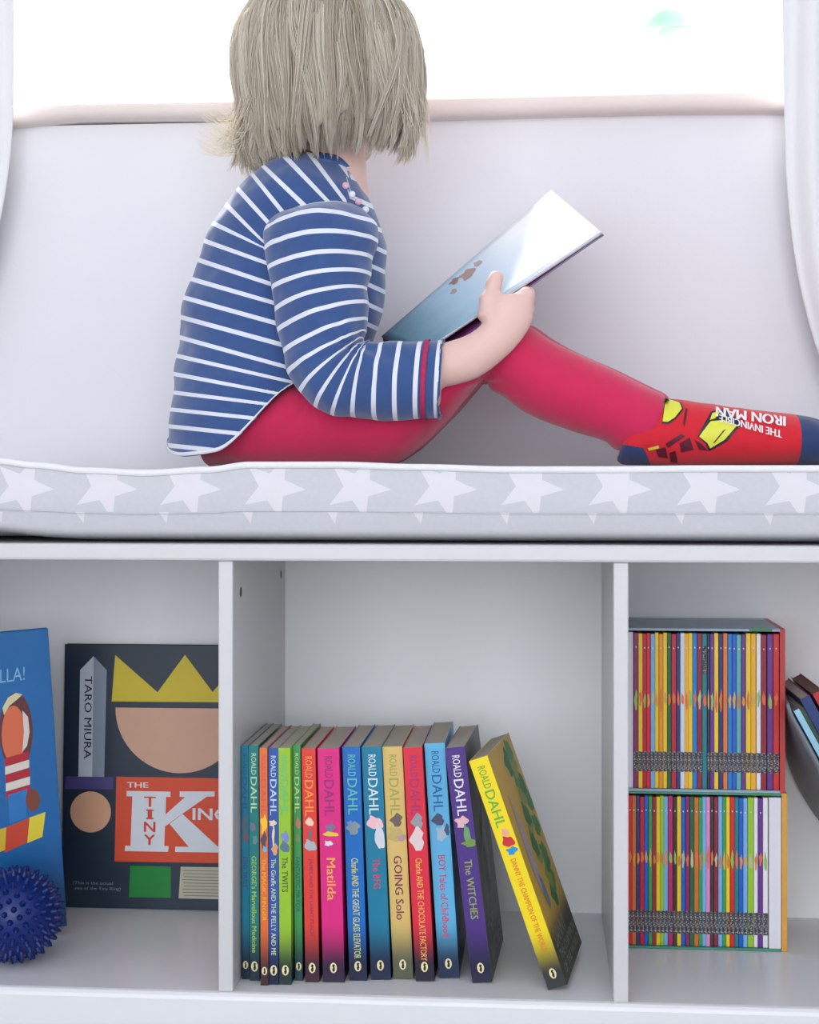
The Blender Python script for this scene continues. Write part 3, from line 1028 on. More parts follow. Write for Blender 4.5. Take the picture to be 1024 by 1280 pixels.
kl('THE', 326, 422, 686, 710, (226, 220, 220), 0.03)
for ch, ya, yb in (('T', 750, 796), ('I', 808, 852), ('N', 864, 910), ('Y', 922, 968)):
    xx = (406, 456) if ch != 'I' else (424, 438)
    kl(ch, xx[0], xx[1], ya, yb, (206, 66, 44), 0.03)
    if ch == 'I':
        kp('title_lettering', [(414, ya), (448, ya), (448, ya + 7), (414, ya + 7)], (206, 66, 44), 0.0003)
        kp('title_lettering', [(414, yb - 7), (448, yb - 7), (448, yb), (414, yb)], (206, 66, 44), 0.0003)
kl('ING', 628, 790, 798, 852, (214, 220, 228), 0.03)
kl('TARO MIURA', 126, 160, 206, 582, (30, 36, 52), 0.008, True)
kp('cover_picture', [(344, 1064), (530, 1064), (530, 1204), (340, 1206)], (14, 128, 52))
kp('cover_picture', [(574, 1064), (860, 1062), (860, 1206), (566, 1206)], (184, 180, 160))
for q in range(9):
    kp('cover_picture', [(582 + (q % 3) * 4, 1078 + q * 14), (850, 1078 + q * 14), (850, 1082 + q * 14), (582 + (q % 3) * 4, 1082 + q * 14)], (126, 124, 112), 0.0002)
kl('(This is the actual', 84, 266, 1138, 1156, (128, 142, 156), 0.0)
kl('size of the Tiny King)', 92, 302, 1162, 1180, (128, 142, 156), 0.0)

# ------------------------------------------------------------------ the blue picture book at the left edge
YR = 0.155
pr = P(84, 1152, YR)
R0 = Vector((pr.x, YR, ZF))                 # bottom right corner of its front
Rt = P(60, 796, YR + 0.004)
roll = math.atan2(R0.x - Rt.x, Rt.z - ZF)
bt = thing('picture_book', 'bright blue picture book with a red and white striped figure behind the spiky ball', 'book', (R0.x, YR, ZF + 0.0002),
           (0, -roll * 0.9, math.radians(24)))
bh = (Rt - R0).length
BW = 0.14
# rolled to the left it rests on its lower left corner, which is below the shelf edge of the picture
dz = 0.0
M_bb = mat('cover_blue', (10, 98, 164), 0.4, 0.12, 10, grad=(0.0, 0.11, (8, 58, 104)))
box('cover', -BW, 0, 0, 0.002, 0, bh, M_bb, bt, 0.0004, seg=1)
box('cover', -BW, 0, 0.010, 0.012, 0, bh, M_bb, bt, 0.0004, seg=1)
box('page_block', -BW, -0.003, 0.0021, 0.0099, 0.003, bh - 0.003, mat('paper_grey', (170, 160, 150), 0.8), bt)
bt.rotation_euler = (0, -roll * 0.9, math.radians(24))
bt.location.z += BW * math.sin(roll * 0.9)
bk = [-0.0002]


def bp_(name, pts, rgb, fn=None):
    """pts in photo pixels, projected on the cover plane of the book"""
    bk[0] -= 0.00001
    mw = Matrix.Translation(bt.location) @ bt.rotation_euler.to_matrix().to_4x4()
    mi = mw.inverted()
    o_ = mi @ Vector((0, -D, ZC))
    V = []
    for x, y in pts:
        r = FWD + RIGHT * ((x - 512.0) / F) + Vector((0, 0, (600.0 - y) / F))
        r = mi.to_3x3() @ r
        t = (bk[0] - o_.y) / r.y
        V.append(o_ + r * t)
    return mesh(name, V, [list(range(len(V)))] if fn is None else fn, pm(rgb), bt)


bp_('cover_picture', ell(20, 914, 21, 48, 30), (92, 44, 48))
bp_('cover_picture', ell(17, 918, 15, 36, 30), (214, 106, 72))
bp_('cover_picture', [(28, 888), (35, 896), (37, 915), (34, 932), (28, 940), (30, 915)], (212, 206, 200))
bp_('cover_picture', [(3, 885), (10, 872), (20, 866), (28, 868), (22, 874), (12, 882), (5, 894)], (210, 204, 160))
for k in range(5):
    y0 = 942 + k * 10.5
    bp_('cover_picture', [(6 + k * .4, y0 + 6), (36 + k * .5, y0 - 3), (36 + k * .5, y0 + 7), (6 + k * .4, y0 + 16)], ((176, 28, 46), (218, 208, 196))[k % 2])
bp_('cover_picture', [(10, 994), (34, 986), (33, 1022), (12, 1030)], (36, 116, 184))
bp_('cover_picture', ell(41, 1000, 9, 14, 20), (120, 62, 46))
bp_('cover_picture', [(-30, 1046), (8, 1034), (8, 1062), (-30, 1076)], (206, 176, 46))
bp_('cover_picture', [(8, 1034), (37, 1022), (34, 1053), (6, 1066)], (196, 66, 42))
bp_('cover_picture', [(37, 1022), (57, 1015), (53, 1046), (34, 1054)], (222, 204, 56))
vs_, fs_, _a = text_mesh('LLA!', 0.0)
bp_('title_lettering', [(0 + 31 * u, 850 - 17 * v + (1 - u) * 4) for u, v in vs_], (120, 176, 210), fs_)

# ------------------------------------------------------------------ the spiky ball
bc = P(20, 1145, 0.066)
rb = 0.0385
bc.z = ZF + rb + 0.0055
ball = thing('spiky_ball', 'royal blue rubber ball covered in short spikes', 'ball', (bc.x, bc.y, ZF))
M_rub = mat('blue_rubber', (6, 34, 106), 0.35, 0.1, 40, spec=0.4)
bm = bmesh.new()
bmesh.ops.create_icosphere(bm, subdivisions=4, radius=rb)
for v in bm.verts:
    v.co.z += bc.z - ZF
bobj('ball_body', bm, M_rub, ball, True)
V, Fc = [], []
NSP = 240
for i in range(NSP):
    z = 1 - 2 * (i + .5) / NSP
    r = math.sqrt(1 - z * z)
    a = i * math.pi * (3 - math.sqrt(5))
    n = Vector((r * math.cos(a), r * math.sin(a), z))
    t1 = n.orthogonal().normalized(); t2 = n.cross(t1)
    k0 = len(V)
    L_ = 0.0054
    for (q, rr) in ((-0.0005, 0.0031), (L_ * .55, 0.0019), (L_ * .92, 0.0009)):
        for j in range(6):
            b2 = j * math.pi / 3
            V.append(n * (rb + q) + (t1 * math.cos(b2) + t2 * math.sin(b2)) * rr + Vector((0, 0, bc.z - ZF)))
    V.append(n * (rb + L_) + Vector((0, 0, bc.z - ZF)))
    for lv in range(2):
        for j in range(6):
            p = k0 + lv * 6 + j; q2 = k0 + lv * 6 + (j + 1) % 6
            Fc.append((p, q2, q2 + 6, p + 6))
    for j in range(6):
        Fc.append((k0 + 12 + j, k0 + 12 + (j + 1) % 6, k0 + 18))
sp_ = mesh('spikes', V, Fc, M_rub, ball, True)
sp_['kind'] = 'stuff'

# ------------------------------------------------------------------ the child
TY = 0.225                                   # depth of the spine line
PORG = Vector((P(350, 580, TY).x, TY, ZCT))
M_skin = mat('skin', (232, 196, 186), 0.55, 0.05, 30, spec=0.35)
M_skin.node_tree.nodes['Principled BSDF'].inputs['Subsurface Weight'].default_value = 0.15
M_skin.node_tree.nodes['Principled BSDF'].inputs['Subsurface Radius'].default_value = (0.008, 0.004, 0.002)
M_legg = mat('crimson_jersey', (206, 34, 84), 0.85, 0.06, 60, bump=0.12, bscale=700, sheen=0.35)
c2 = lambda x, y: (200 + x * 0.35156, 180 + y * 0.35156)

# --- leg rings (upper px, lower px): thigh up to the knee, shin down to the cuff
LEG = [(330, 520, 300, 580, .040, 0), (388, 478, 352, 584, .050, 0), (450, 448, 430, 584, .056, 0), (520, 440, 498, 578, .056, 0), (585, 426, 556, 530, .050, 0),
       (634, 408, 588, 494, .044, 0), (660, 407, 602, 477, .041, 0), (686, 424, 618, 487, .040, 0), (716, 440, 655, 514, .039, 0), (768, 463, 712, 538, .036, 0),
       (812, 485, 756, 551, .035, 0), (829, 493, 771, 562, .035, 0), (833, 500, 806, 567, .034, 0)]


def leg_rings(Y0, dy=0.0, grow=1.0, upto=None, dx=0.0):
    out = []
    for k, (a, b_, c, d_, bb_, _) in enumerate(LEG[:upto]):
        mx_, my_ = (a + c) / 2, (b_ + d_) / 2
        Yk = Y0 + dy * k / (len(LEG) - 1)
        out.append((mx_ + (a - mx_) * grow + dx, my_ + (b_ - my_) * grow, mx_ + (c - mx_) * grow + dx, my_ + (d_ - my_) * grow, Yk, bb_ * grow, 0.0, float(k)))
    return out


NEARL, FARL = 0.175, 0.292
# --- foot rings
FOOT = [(776, 556, 772, 576, .014), (786, 530, 778, 580, .026), (806, 508, 795, 581, .031), (830, 499, 825, 582, .032), (870, 503, 868, 582, .033), (920, 510, 920, 582, .036),
        (970, 516, 970, 582, .040), (1002, 520, 1002, 582, .041), (1026, 528, 1026, 581, .038), (1040, 540, 1040, 577, .028), (1047, 553, 1047, 569, .012)]


def foot_rings(Y0, grow=1.0, dx=0.0, dyaw=0.0):
    out = []
    for k, (a, b_, c, d_, bb_) in enumerate(FOOT):
        mx_, my_ = (a + c) / 2, (b_ + d_) / 2
        out.append((mx_ + (a - mx_) * grow + dx, my_ + (b_ - my_) * grow, mx_ + (c - mx_) * grow + dx, my_ + (d_ - my_) * grow, Y0 + dyaw * k / 10, bb_ * grow, 0.0, float(k)))
    return out


# --- torso rings (back px, front px)
TORSO = [(352, 200, 446, 208, .046, 0), (326, 214, 456, 236, .070, 0), (302, 240, 466, 258, .088, 0), (284, 266, 474, 280, .094, 0), (263, 297, 480, 306, .094, 0),
         (246, 336, 483, 336, .092, 0), (233, 374, 482, 366, .092, 0), (226, 426, 476, 400, .096, 0), (220, 474, 468, 428, .103, 8), (215, 515, 462, 446, .108, 30),
         (211, 546, 456, 462, .111, 58)]


def torso_rings(grow=1.0):
    out = []
    for k, (a, b_, c, d_, bb_, sg) in enumerate(TORSO):
        mx_, my_ = (a + c) / 2, (b_ + d_) / 2
        out.append((mx_ + (a - mx_) * grow, my_ + (b_ - my_) * grow, mx_ + (c - mx_) * grow, my_ + (d_ - my_) * grow, TY, bb_ * grow, sg, float(k)))
    return out


# --- sleeve rings, in crop pixels, at the white stripes
SL = [(500, 222, 650, 206, .142, .022, 0, -1.0), (430, 252, 715, 232, .134, .036, 0, -.4), (372, 305, 766, 285, .126, .044, -9, 0), (374, 378, 770, 345, .120, .046, -8, 1), (384, 452, 752, 404, .116, .045, -6, 2),
      (392, 522, 744, 462, .112, .044, -5, 3), (406, 596, 728, 515, .109, .043, -4, 4), (420, 666, 734, 566, .106, .042, -3, 5), (444, 742, 738, 622, .104, .041, -2, 6),
      (466, 812, 734, 664, .102, .041, 0, 7), (505, 882, 724, 690, .101, .041, 0, 8), (556, 944, 728, 698, .100, .041, 0, 9), (615, 974, 738, 700, .100, .040, 0, 10),
      (690, 977, 742, 698, .101, .039, 0, 11), (766, 978, 792, 704, .103, .037, 0, 12), (840, 978, 858, 704, .106, .036, 0, 13), (912, 978, 928, 702, .109, .035, 0, 14),
      (985, 976, 1000, 698, .112, .035, 0, 15), (993, 976, 1008, 698, .1125, .0345, 0, 15.2)]


def sleeve_rings(mirror=False, grow=1.0):
    out = []
    for (a, b_, c, d_, Y, bb_, sg, v) in SL:
        a, b_ = c2(a, b_); c, d_ = c2(c, d_)
        mx_, my_ = (a + c) / 2, (b_ + d_) / 2
        a, b_, c, d_ = mx_ + (a - mx_) * grow, my_ + (b_ - my_) * grow, mx_ + (c - mx_) * grow, my_ + (d_ - my_) * grow
        if mirror:
            Y = 2 * TY - Y + 0.01
            Y = Y - max(0, v - 8) * 0.006
            a -= 34; c -= 34
        out.append((a, b_, c, d_, Y, bb_ * grow, 0 if mirror else sg, v))
    return out


# --- body: everything that is skin, one continuous surface
BV, BF = [], []


def add(vf):
    k = len(BV)
    BV.extend(vf[0])
    BF.extend([tuple(i + k for i in f) for f in vf[1]])


def add_ell(c, axes, rot=None, n=16):
    """ellipsoid; axes radii, rot a 3x3 whose columns are its axes"""
    V, Fc = [], []
    rot = rot or Matrix.Identity(3)
    for j in range(n + 1):
        th = math.pi * j / n
        for i in range(2 * n):
            ph = math.pi * i / n
            V.append(c + rot @ Vector((axes[0] * math.sin(th) * math.cos(ph), axes[1] * math.sin(th) * math.sin(ph), axes[2] * math.cos(th))))
    for j in range(n):
        for i in range(2 * n):
            a = j * 2 * n + i; b_ = j * 2 * n + (i + 1) % (2 * n)
            Fc.append((a, a + 2 * n, b_ + 2 * n, b_))
    add((V, Fc))


add(loft(torso_rings(0.80), 24, 3))
add_ell(P(330, 545, TY), (0.055, 0.080, 0.030))
add(loft(leg_rings(NEARL, -0.015, 0.80), 20, 3))
add(loft(leg_rings(FARL, 0.01, 0.80, dx=4), 20, 3))
add(loft(foot_rings(NEARL - 0.018, 0.86), 18, 3))
add(loft(foot_rings(FARL + 0.012, 0.86, dx=4), 18, 3))
add(loft(sleeve_rings(False, 0.72)[1:], 18, 3))
add(loft(sleeve_rings(True, 0.72)[1:], 18, 3))
# neck and head
HC = P(410, 84, TY - 0.005)                 # centre of the head
fa = math.radians(62)
HF = Vector((math.cos(fa), math.sin(fa), -0.05)).normalized()      # where the face looks
HS = HF.cross(Vector((0, 0, 1))).normalized()
HU = HS.cross(HF)
HR = Matrix((HF, HS, HU)).transposed()
hp = lambda f, s, u: HC + HF * f + HS * s + HU * u
nb = P(412, 226, TY)
add(tube3([nb + Vector((0, 0, -0.02)), nb.lerp(HC, 0.35), nb.lerp(HC, 0.75)], [0.040, 0.035, 0.036], 18))
add_ell(HC + HU * 0.012, (0.080, 0.068, 0.074), HR)
add_ell(hp(0.022, 0, -0.030), (0.052, 0.052, 0.056), HR)            # jaw and cheeks
add_ell(hp(0.052, 0, -0.072), (0.016, 0.018, 0.013), HR, 8)         # chin
add(tube3([hp(0.070, 0, 0.004), hp(0.080, 0, -0.014), hp(0.084, 0, -0.024)], [0.006, 0.0075, 0.0085], 10))   # nose
for s in (-1, 1):
    add_ell(hp(0.078, s * 0.008, -0.025), (0.006, 0.006, 0.005), HR, 8)
    add_ell(hp(0.052, s * 0.030, -0.030), (0.020, 0.018, 0.018), HR, 10)      # cheek
    add_ell(hp(-0.004, s * 0.067, -0.014), (0.014, 0.006, 0.021), HR, 10)     # ear
    add_ell(hp(0.066, s * 0.027, 0.012), (0.010, 0.018, 0.006), HR, 8)        # brow
for dz_, r_ in ((-0.0435, 0.0045), (-0.050, 0.005)):
    add(tube3([hp(0.060, -0.018, -0.046), hp(0.0705, -0.008, dz_), hp(0.0715, 0.008, dz_), hp(0.060, 0.018, -0.046)], [0.002, r_, r_, 0.002], 8))

# near forearm, palm, thumb
add(loft([(520, 436, 524, 490, .106, .022, 0, 0), (556, 428, 566, 482, .110, .0205, 0, 0), (585, 418, 598, 472, .113, .019, 0, 0), (603, 404, 626, 452, .116, .0175, 0, 0),
          (603, 390, 650, 428, .118, .0165, 0, 0), (606, 378, 665, 404, .119, .016, 0, 0), (614, 372, 667, 384, .120, .0145, 0, 0), (622, 368, 664, 368, .121, .011, 0, 0)], 20, 4))

# the open book's near page (needed for the hands)
NT, FT = P(752, 289, .132), P(690, 237, .250)
NB, FB = P(524, 441, .132), P(476, 421, .250)
eL = (NT - NB).normalized()
eW = (FT - NT).normalized()
PN = eL.cross(eW).normalized()
if PN.z < 0:
    PN = -PN
page = lambda u, v: NB.lerp(NT, u).lerp(FB.lerp(FT, u), v)       # u up the book, v to the gutter

q = lambda x, y, Y: P(x, y, Y)
add(tube3([q(612, 396, .116), q(611, 374, .119), q(617, 356, .124), q(622, 343, .128)], [.0125, .0098, .0082, .0066], 12))   # thumb
for k, (uu, kx, ky, L_) in enumerate(((0.56, 655, 374, 1.0), (0.50, 655, 388, 1.08), (0.44, 650, 403, 1.0), (0.385, 640, 419, .86))):
    s0 = q(kx - 10, ky + 4, .120)
    s1 = q(kx + 3, ky - 3, .124)
    un = PN * -0.0155
    p1 = page(uu, 0.10) + un + eL * 0.004
    p2 = page(uu - 0.01, 0.10 + 0.20 * L_) + un
    p3 = page(uu - 0.02, 0.10 + 0.34 * L_) + un * 0.85
    add(tube3([s0, s1, p1.lerp(s1, 0.35), p2, p3], [.0085, .0088, .0082, .0072, .0060], 12))
# far forearm and hand holding the other edge of the book
wr0 = P(c2(1000, 837)[0] - 34, c2(1000, 837)[1], 2 * TY - .1125 + .01 - 7.2 * .006)
FE = 0.146                                                   # width of the far page
fE = Vector((-0.012, 1.0, -0.06)).normalized()
fpage = lambda u, v: FB.lerp(FT, u) + fE * (FE * v)
fN = eL.cross(fE).normalized()
if fN.z < 0:
    fN = -fN
hk = fpage(0.36, 1.0) + Vector((0.004, 0.006, -0.018))
add(tube3([wr0 - (hk - wr0) * 0.4, wr0, wr0.lerp(hk, 0.5), wr0.lerp(hk, 0.8), hk], [.022, .020, .018, .022, .020], 16, 0.75))
add(tube3([hk.lerp(wr0, .2), fpage(0.30, 1.03) + fN * 0.006, fpage(0.38, 0.93) + fN * 0.008, fpage(0.44, 0.86) + fN * 0.007], [.011, .0095, .008, .0064], 12))
for k in range(4):
    uu = 0.34 + k * 0.062
    L_ = (.86, 1.0, 1.08, 1.0)[k]
    add(tube3([hk + eL * (k - 1.5) * 0.011, fpage(uu, 0.98) - fN * 0.017, fpage(uu, 0.98 - .2 * L_) - fN * 0.0155, fpage(uu, 0.98 - .36 * L_) - fN * 0.0135],
              [.0088, .0084, .0074, .0060], 12))

tmp = bpy.data.meshes.new('body_tmp')
tmp.from_pydata([tuple(v - PORG) for v in BV], [], BF)
tmp.update()
to = bpy.data.objects.new('body_tmp', tmp)
COL.objects.link(to)
bmx = bmesh.new()
bmx.from_mesh(tmp)
bmesh.ops.recalc_face_normals(bmx, faces=bmx.faces)
bmx.to_mesh(tmp)
bmx.free()
rm = to.modifiers.new('one_surface', 'REMESH')
rm.mode = 'VOXEL'
rm.voxel_size = 0.0022
sm = to.modifiers.new('smooth', 'SMOOTH')
sm.factor = 0.5
sm.iterations = 5
dg = bpy.context.evaluated_depsgraph_get()
bme = bpy.data.meshes.new_from_object(to.evaluated_get(dg))
bpy.data.objects.remove(to, do_unlink=True)
bme.materials.clear()
bme.materials.append(M_skin)
bme.polygons.foreach_set('use_smooth', [True] * len(bme.polygons))
person = link('person', bme)
person.location = PORG
tag(person, 'fair-haired small child in a striped navy top sitting sideways on the cushion, reading', 'person')
M_eye = mat('eye_white', (236, 234, 232), 0.15)
M_iris = mat('iris_blue', (70, 100, 130), 0.15)
M_lip = mat('lips', (206, 130, 128), 0.45)
for s in (-1, 1):
    ec = hp(0.0615, s * 0.027, -0.002)
    V, Fc = [], []
    bm = bmesh.new()
    bmesh.ops.create_uvsphere(bm, u_segments=16, v_segments=10, radius=0.0105)
    for v in bm.verts:
        v.co = HR @ v.co + ec - PORG
    e = bobj('eye', bm, M_eye, person, True)
    V = [ec + HF * 0.0102 + HS * (0.0045 * math.cos(i * math.pi / 8)) + HU * (0.0045 * math.sin(i * math.pi / 8)) for i in range(16)]
    mesh('iris', V + [ec + HF * 0.0112], [(i, (i + 1) % 16, 16) for i in range(16)], M_iris, e, True, org=PORG)
V, Fc = tube3([hp(0.062, -0.017, -0.046), hp(0.0745, -0.007, -0.0455), hp(0.0752, 0.007, -0.0455), hp(0.062, 0.017, -0.046)], [.001, .0032, .0032, .001], 8)
mesh('lips', V, Fc, M_lip, person, True, org=PORG)

# --- leggings: both legs and the seat, one garment per leg joined at the hips
V, Fc, _, _ = loft(leg_rings(NEARL, -0.015, 1.0), 48, 8, True)
k = len(V)
V2, F2, _, _ = loft(leg_rings(FARL, 0.01, 1.0, dx=4), 48, 8, True)
V += V2; Fc += [tuple(i + k for i in f) for f in F2]
hips = [(262, 540, 264, 584, TY, .060, 0, 0), (285, 512, 290, 588, TY, .088, 0, 1), (340, 480, 345, 590, TY, .100, 0, 2), (400, 455, 400, 588, TY, .100, 0, 3), (440, 480, 440, 580, TY, .060, 0, 4)]
k = len(V)
V2, F2, _, _ = loft(hips, 40, 8, True)
V += V2; Fc += [tuple(i + k for i in f) for f in F2]
tmp = bpy.data.meshes.new('legg_tmp')
tmp.from_pydata([tuple(v - PORG) for v in V], [], Fc)
bmx = bmesh.new(); bmx.from_mesh(tmp)
bmesh.ops.recalc_face_normals(bmx, faces=bmx.faces)
bmx.to_mesh(tmp); bmx.free()
to = bpy.data.objects.new('legg_tmp', tmp)
COL.objects.link(to)
rm = to.modifiers.new('one_surface', 'REMESH'); rm.mode = 'VOXEL'; rm.voxel_size = 0.0026
sm = to.modifiers.new('smooth', 'SMOOTH'); sm.factor = 0.5; sm.iterations = 6
dg = bpy.context.evaluated_depsgraph_get()
lme = bpy.data.meshes.new_from_object(to.evaluated_get(dg))
bpy.data.objects.remove(to, do_unlink=True)
# fabric folds
crease = P(602, 478, NEARL) - PORG
hipc = P(400, 500, NEARL) - PORG
ankle = P(800, 528, NEARL) - PORG
fold_n = [v.normal.copy() for v in lme.vertices]
fold_c = [v.co.copy() for v in lme.vertices]
fold_o = []
for n, w in zip(fold_n, fold_c):
    amp = 0.0010 * noise.noise(w * 26)
    for c, R_, am in ((crease, .06, .0022), (hipc, .07, .0026), (ankle, .035, .0012)):
        d2 = (w - c).length
        if d2 < R_:
            dirv = (w - c)
            ang = math.atan2(dirv.z, dirv.x)
            amp += am * (1 - d2 / R_) * math.sin(ang * 9 + 3 * noise.noise(w * 15))
    fold_o.extend(w + n * amp)
lme.vertices.foreach_set('co', fold_o)
lme.update()
lme.materials.clear(); lme.materials.append(M_legg)
lme.polygons.foreach_set('use_smooth', [True] * len(lme.polygons))
lg = link('leggings', lme, person)
lg['label'] = 'crimson pink leggings'
M_hem = mat('crimson_hem', (196, 30, 74), 0.85, 0.05)

# --- socks
def M_sock(Y0, dx):
    m = bpy.data.materials.new('sock_knit')
    m.use_nodes = True
    nt = m.node_tree
    b = nt.nodes['Principled BSDF']
    tc = nt.nodes.new('ShaderNodeTexCoord')
    sp = nt.nodes.new('ShaderNodeSeparateXYZ')
    nt.links.new(tc.outputs['Object'], sp.inputs[0])
    X, _y, Z = sp.outputs
    toe = P(1001 + dx, 550, Y0 - 0.035).x - PORG.x
    hx0, hx1 = P(775 + dx, 560, Y0).x - PORG.x, P(812 + dx, 560, Y0).x - PORG.x
    hz = P(775, 556, Y0).z - PORG.z
    m1 = _math(nt, 'GREATER_THAN', X, toe)
    m2 = _math(nt, 'LESS_THAN', _math(nt, 'ADD', Z, _math(nt, 'MULTIPLY', _math(nt, 'SUBTRACT', X, hx0), 0.18)), hz)
    m3 = _math(nt, 'LESS_THAN', _math(nt, 'ADD', X, _math(nt, 'MULTIPLY', Z, 0.5)), hx1 + 0.002)
    navy = _math(nt, 'MAXIMUM', m1, _math(nt, 'MULTIPLY', m2, m3))
    red = _mix(nt, _noise(nt, 90), lin((206, 24, 40)), lin((220, 30, 48)))
    nt.links.new(_mix(nt, navy, red, lin((38, 58, 104))), b.inputs['Base Color'])
    b.inputs['Roughness'].default_value = 0.85
    b.inputs['Sheen Weight'].default_value = 0.2
    bp = nt.nodes.new('ShaderNodeBump')
    bp.inputs['Strength'].default_value = 0.2
    bp.inputs['Distance'].default_value = 0.001
    nt.links.new(_noise(nt, 900, 2), bp.inputs['Height'])
    nt.links.new(bp.outputs['Normal'], b.inputs['Normal'])
    return m


def sock(Y0, dx, deco):
    V, Fc, vv, _ = loft(foot_rings(Y0, 1.0, dx), 96, 16, True)
    k = len(V)
    sh = leg_rings(Y0, 0.0, 0.88, dx=dx)[10:]
    V2, F2, v2, _ = loft([(a, b_, c, d_, Y0, e, 0, -1.0) for (a, b_, c, d_, _Y, e, _s, _v) in sh] + [(838 + dx, 506, 786 + dx, 574, Y0, .030, 0, -1.0)], 60, 12, True)
    V += V2; Fc += [tuple(i + k for i in f) for f in F2]
    V = wrinkle(V, Fc, 0.0008, 60, 3.0)
    o = mesh('sock', V, Fc, M_sock(Y0, dx), person, True, org=PORG)
    if not deco:
        return o
    tree = BVHTree.FromPolygons(V, Fc)

    def drape(name, pts, fs, rgb, lift):
        out = []
        for pi_, (x, y) in enumerate(pts):
            r = (FWD + RIGHT * ((x - 512.0) / F) + Vector((0, 0, (600.0 - y) / F))).normalized()
            hit = tree.ray_cast(Vector((0, -D, ZC)), r)
            p, n = (hit[0], hit[1]) if hit[0] is not None else (P(x, y, Y0 - .03), Vector((0, -1, 0)))
            if n.dot(r) > 0:
                n = -n
            out.append(p + n * (lift + (0.0002 if name == 'sock_lettering' and pi_ >= len(pts) // 2 else 0)))
        mesh(name, out, fs, pm(rgb), o, org=PORG)

    def patch(name, outline, rgb, lift, n=6):
        """outline polygon filled as a fan of fine triangles so it follows the knit"""
        cx = sum(p[0] for p in outline) / len(outline); cy = sum(p[1] for p in outline) / len(outline)
        dense = []
        for (a, b_), (c, d_) in zip(outline, outline[1:] + outline[:1]):
            for k2 in range(4):
                dense.append((a + (c - a) * k2 / 4, b_ + (d_ - b_) * k2 / 4))
        pts = [(cx, cy)]
        fs = []
        m_ = len(dense)
        for lv in range(1, n + 1):
            pts += [(cx + (x - cx) * lv / n, cy + (y - cy) * lv / n) for x, y in dense]
        for i in range(m_):
            fs.append((0, 1 + i, 1 + (i + 1) % m_))
            for lv in range(n - 1):
                a = 1 + lv * m_ + i; b_ = 1 + lv * m_ + (i + 1) % m_
                fs.append((a, a + m_, b_ + m_, b_))
        drape(name, pts, fs, rgb, lift)
    cc = lambda x, y: (770 + x * 0.24805, 480 + y * 0.24793)
    # plain bold patches of the knitted pattern
    patch('knit_patch', [cc(248, 70), cc(330, 95), cc(342, 130), cc(300, 180), cc(262, 205), cc(232, 200)], (40, 30, 50), 0.0006)
    patch('knit_patch', [cc(252, 76), cc(320, 98), cc(332, 128), cc(296, 172), cc(262, 192), cc(236, 190)], (226, 226, 70), 0.0011)
    patch('knit_patch', [cc(480, 140), cc(540, 128), cc(640, 196), cc(560, 290), cc(470, 338), cc(452, 300), cc(412, 262)], (40, 30, 50), 0.0006)
    patch('knit_patch', [cc(478, 190), cc(545, 185), cc(610, 212), cc(548, 280), cc(476, 322), cc(462, 296), cc(420, 264)], (226, 226, 70), 0.0011)
    patch('knit_patch', [cc(540, 236), cc(556, 228), cc(500, 292), cc(488, 298)], (60, 60, 40), 0.0015)
    patch('knit_patch', [cc(486, 150), cc(530, 140), cc(500, 176), cc(474, 184)], (226, 226, 70), 0.0011)
    for pts in ([(250, 300), (330, 250), (350, 262), (262, 322)], [(200, 330), (250, 318), (262, 372), (214, 366)], [(320, 300), (372, 268), (392, 330), (330, 344)],
                [(270, 345), (300, 335), (312, 395), (276, 392)], [(395, 280), (430, 300), (466, 336), (420, 330)], [(352, 120), (362, 130), (346, 220), (338, 200)]):
        patch('knit_patch', [cc(*p) for p in pts], (92, 18, 40), 0.0006)
    patch('knit_patch', [cc(160, 322), cc(215, 308), cc(218, 322), cc(168, 334)], (210, 206, 70), 0.0009)
    # upside-down lettering
    def txt(s, x_right, x_left, ybase_r, ybase_l, hgt, rgb, wgt):
        vs_, fs_, _a = text_mesh(s, wgt, 3)
        pts = []
        for u, v in vs_:
            x = x_right + (x_left - x_right) * u
            yb = ybase_r + (ybase_l - ybase_r) * u
            pts.append(cc(x, yb + hgt * v))
        drape('sock_lettering', pts, fs_, rgb, 0.0016)
    txt('THE INVINCIBLE', 834, 520, 238, 160, 34, (236, 232, 236), 0.05)
    txt('IRON MAN', 852, 505, 172, 122, 46, (244, 240, 244), 0.06)
    return o


sk = sock(NEARL - 0.016, 0, True)
sk['label'] = 'red knitted sock with navy toe and heel'
sock(FARL + 0.012, 4, False)

# --- striped top
M_shirt = bpy.data.materials.new('striped_jersey')
M_shirt.use_nodes = True
nt = M_shirt.node_tree
b = nt.nodes['Principled BSDF']
at = nt.nodes.new('ShaderNodeAttribute')
at.attribute_name = 'stripe'
fr = _math(nt, 'FRACT', _math(nt, 'ADD', at.outputs['Fac'], 100.5))
ds = _math(nt, 'ABSOLUTE', _math(nt, 'SUBTRACT', fr, 0.5))
msk = _math(nt, 'LESS_THAN', ds, 0.115)
navy = _mix(nt, _noise(nt, 90), lin((46, 76, 130)), lin((56, 88, 144)))
nt.links.new(_mix(nt, msk, navy, lin((226, 230, 240))), b.inputs['Base Color'])
b.inputs['Roughness'].default_value = 0.9
b.inputs['Sheen Weight'].default_value = 0.4
bp = nt.nodes.new('ShaderNodeBump')
bp.inputs['Strength'].default_value = 0.12
bp.inputs['Distance'].default_value = 0.001
nt.links.new(_noise(nt, 1200, 1), bp.inputs['Height'])
nt.links.new(bp.outputs['Normal'], b.inputs['Normal'])

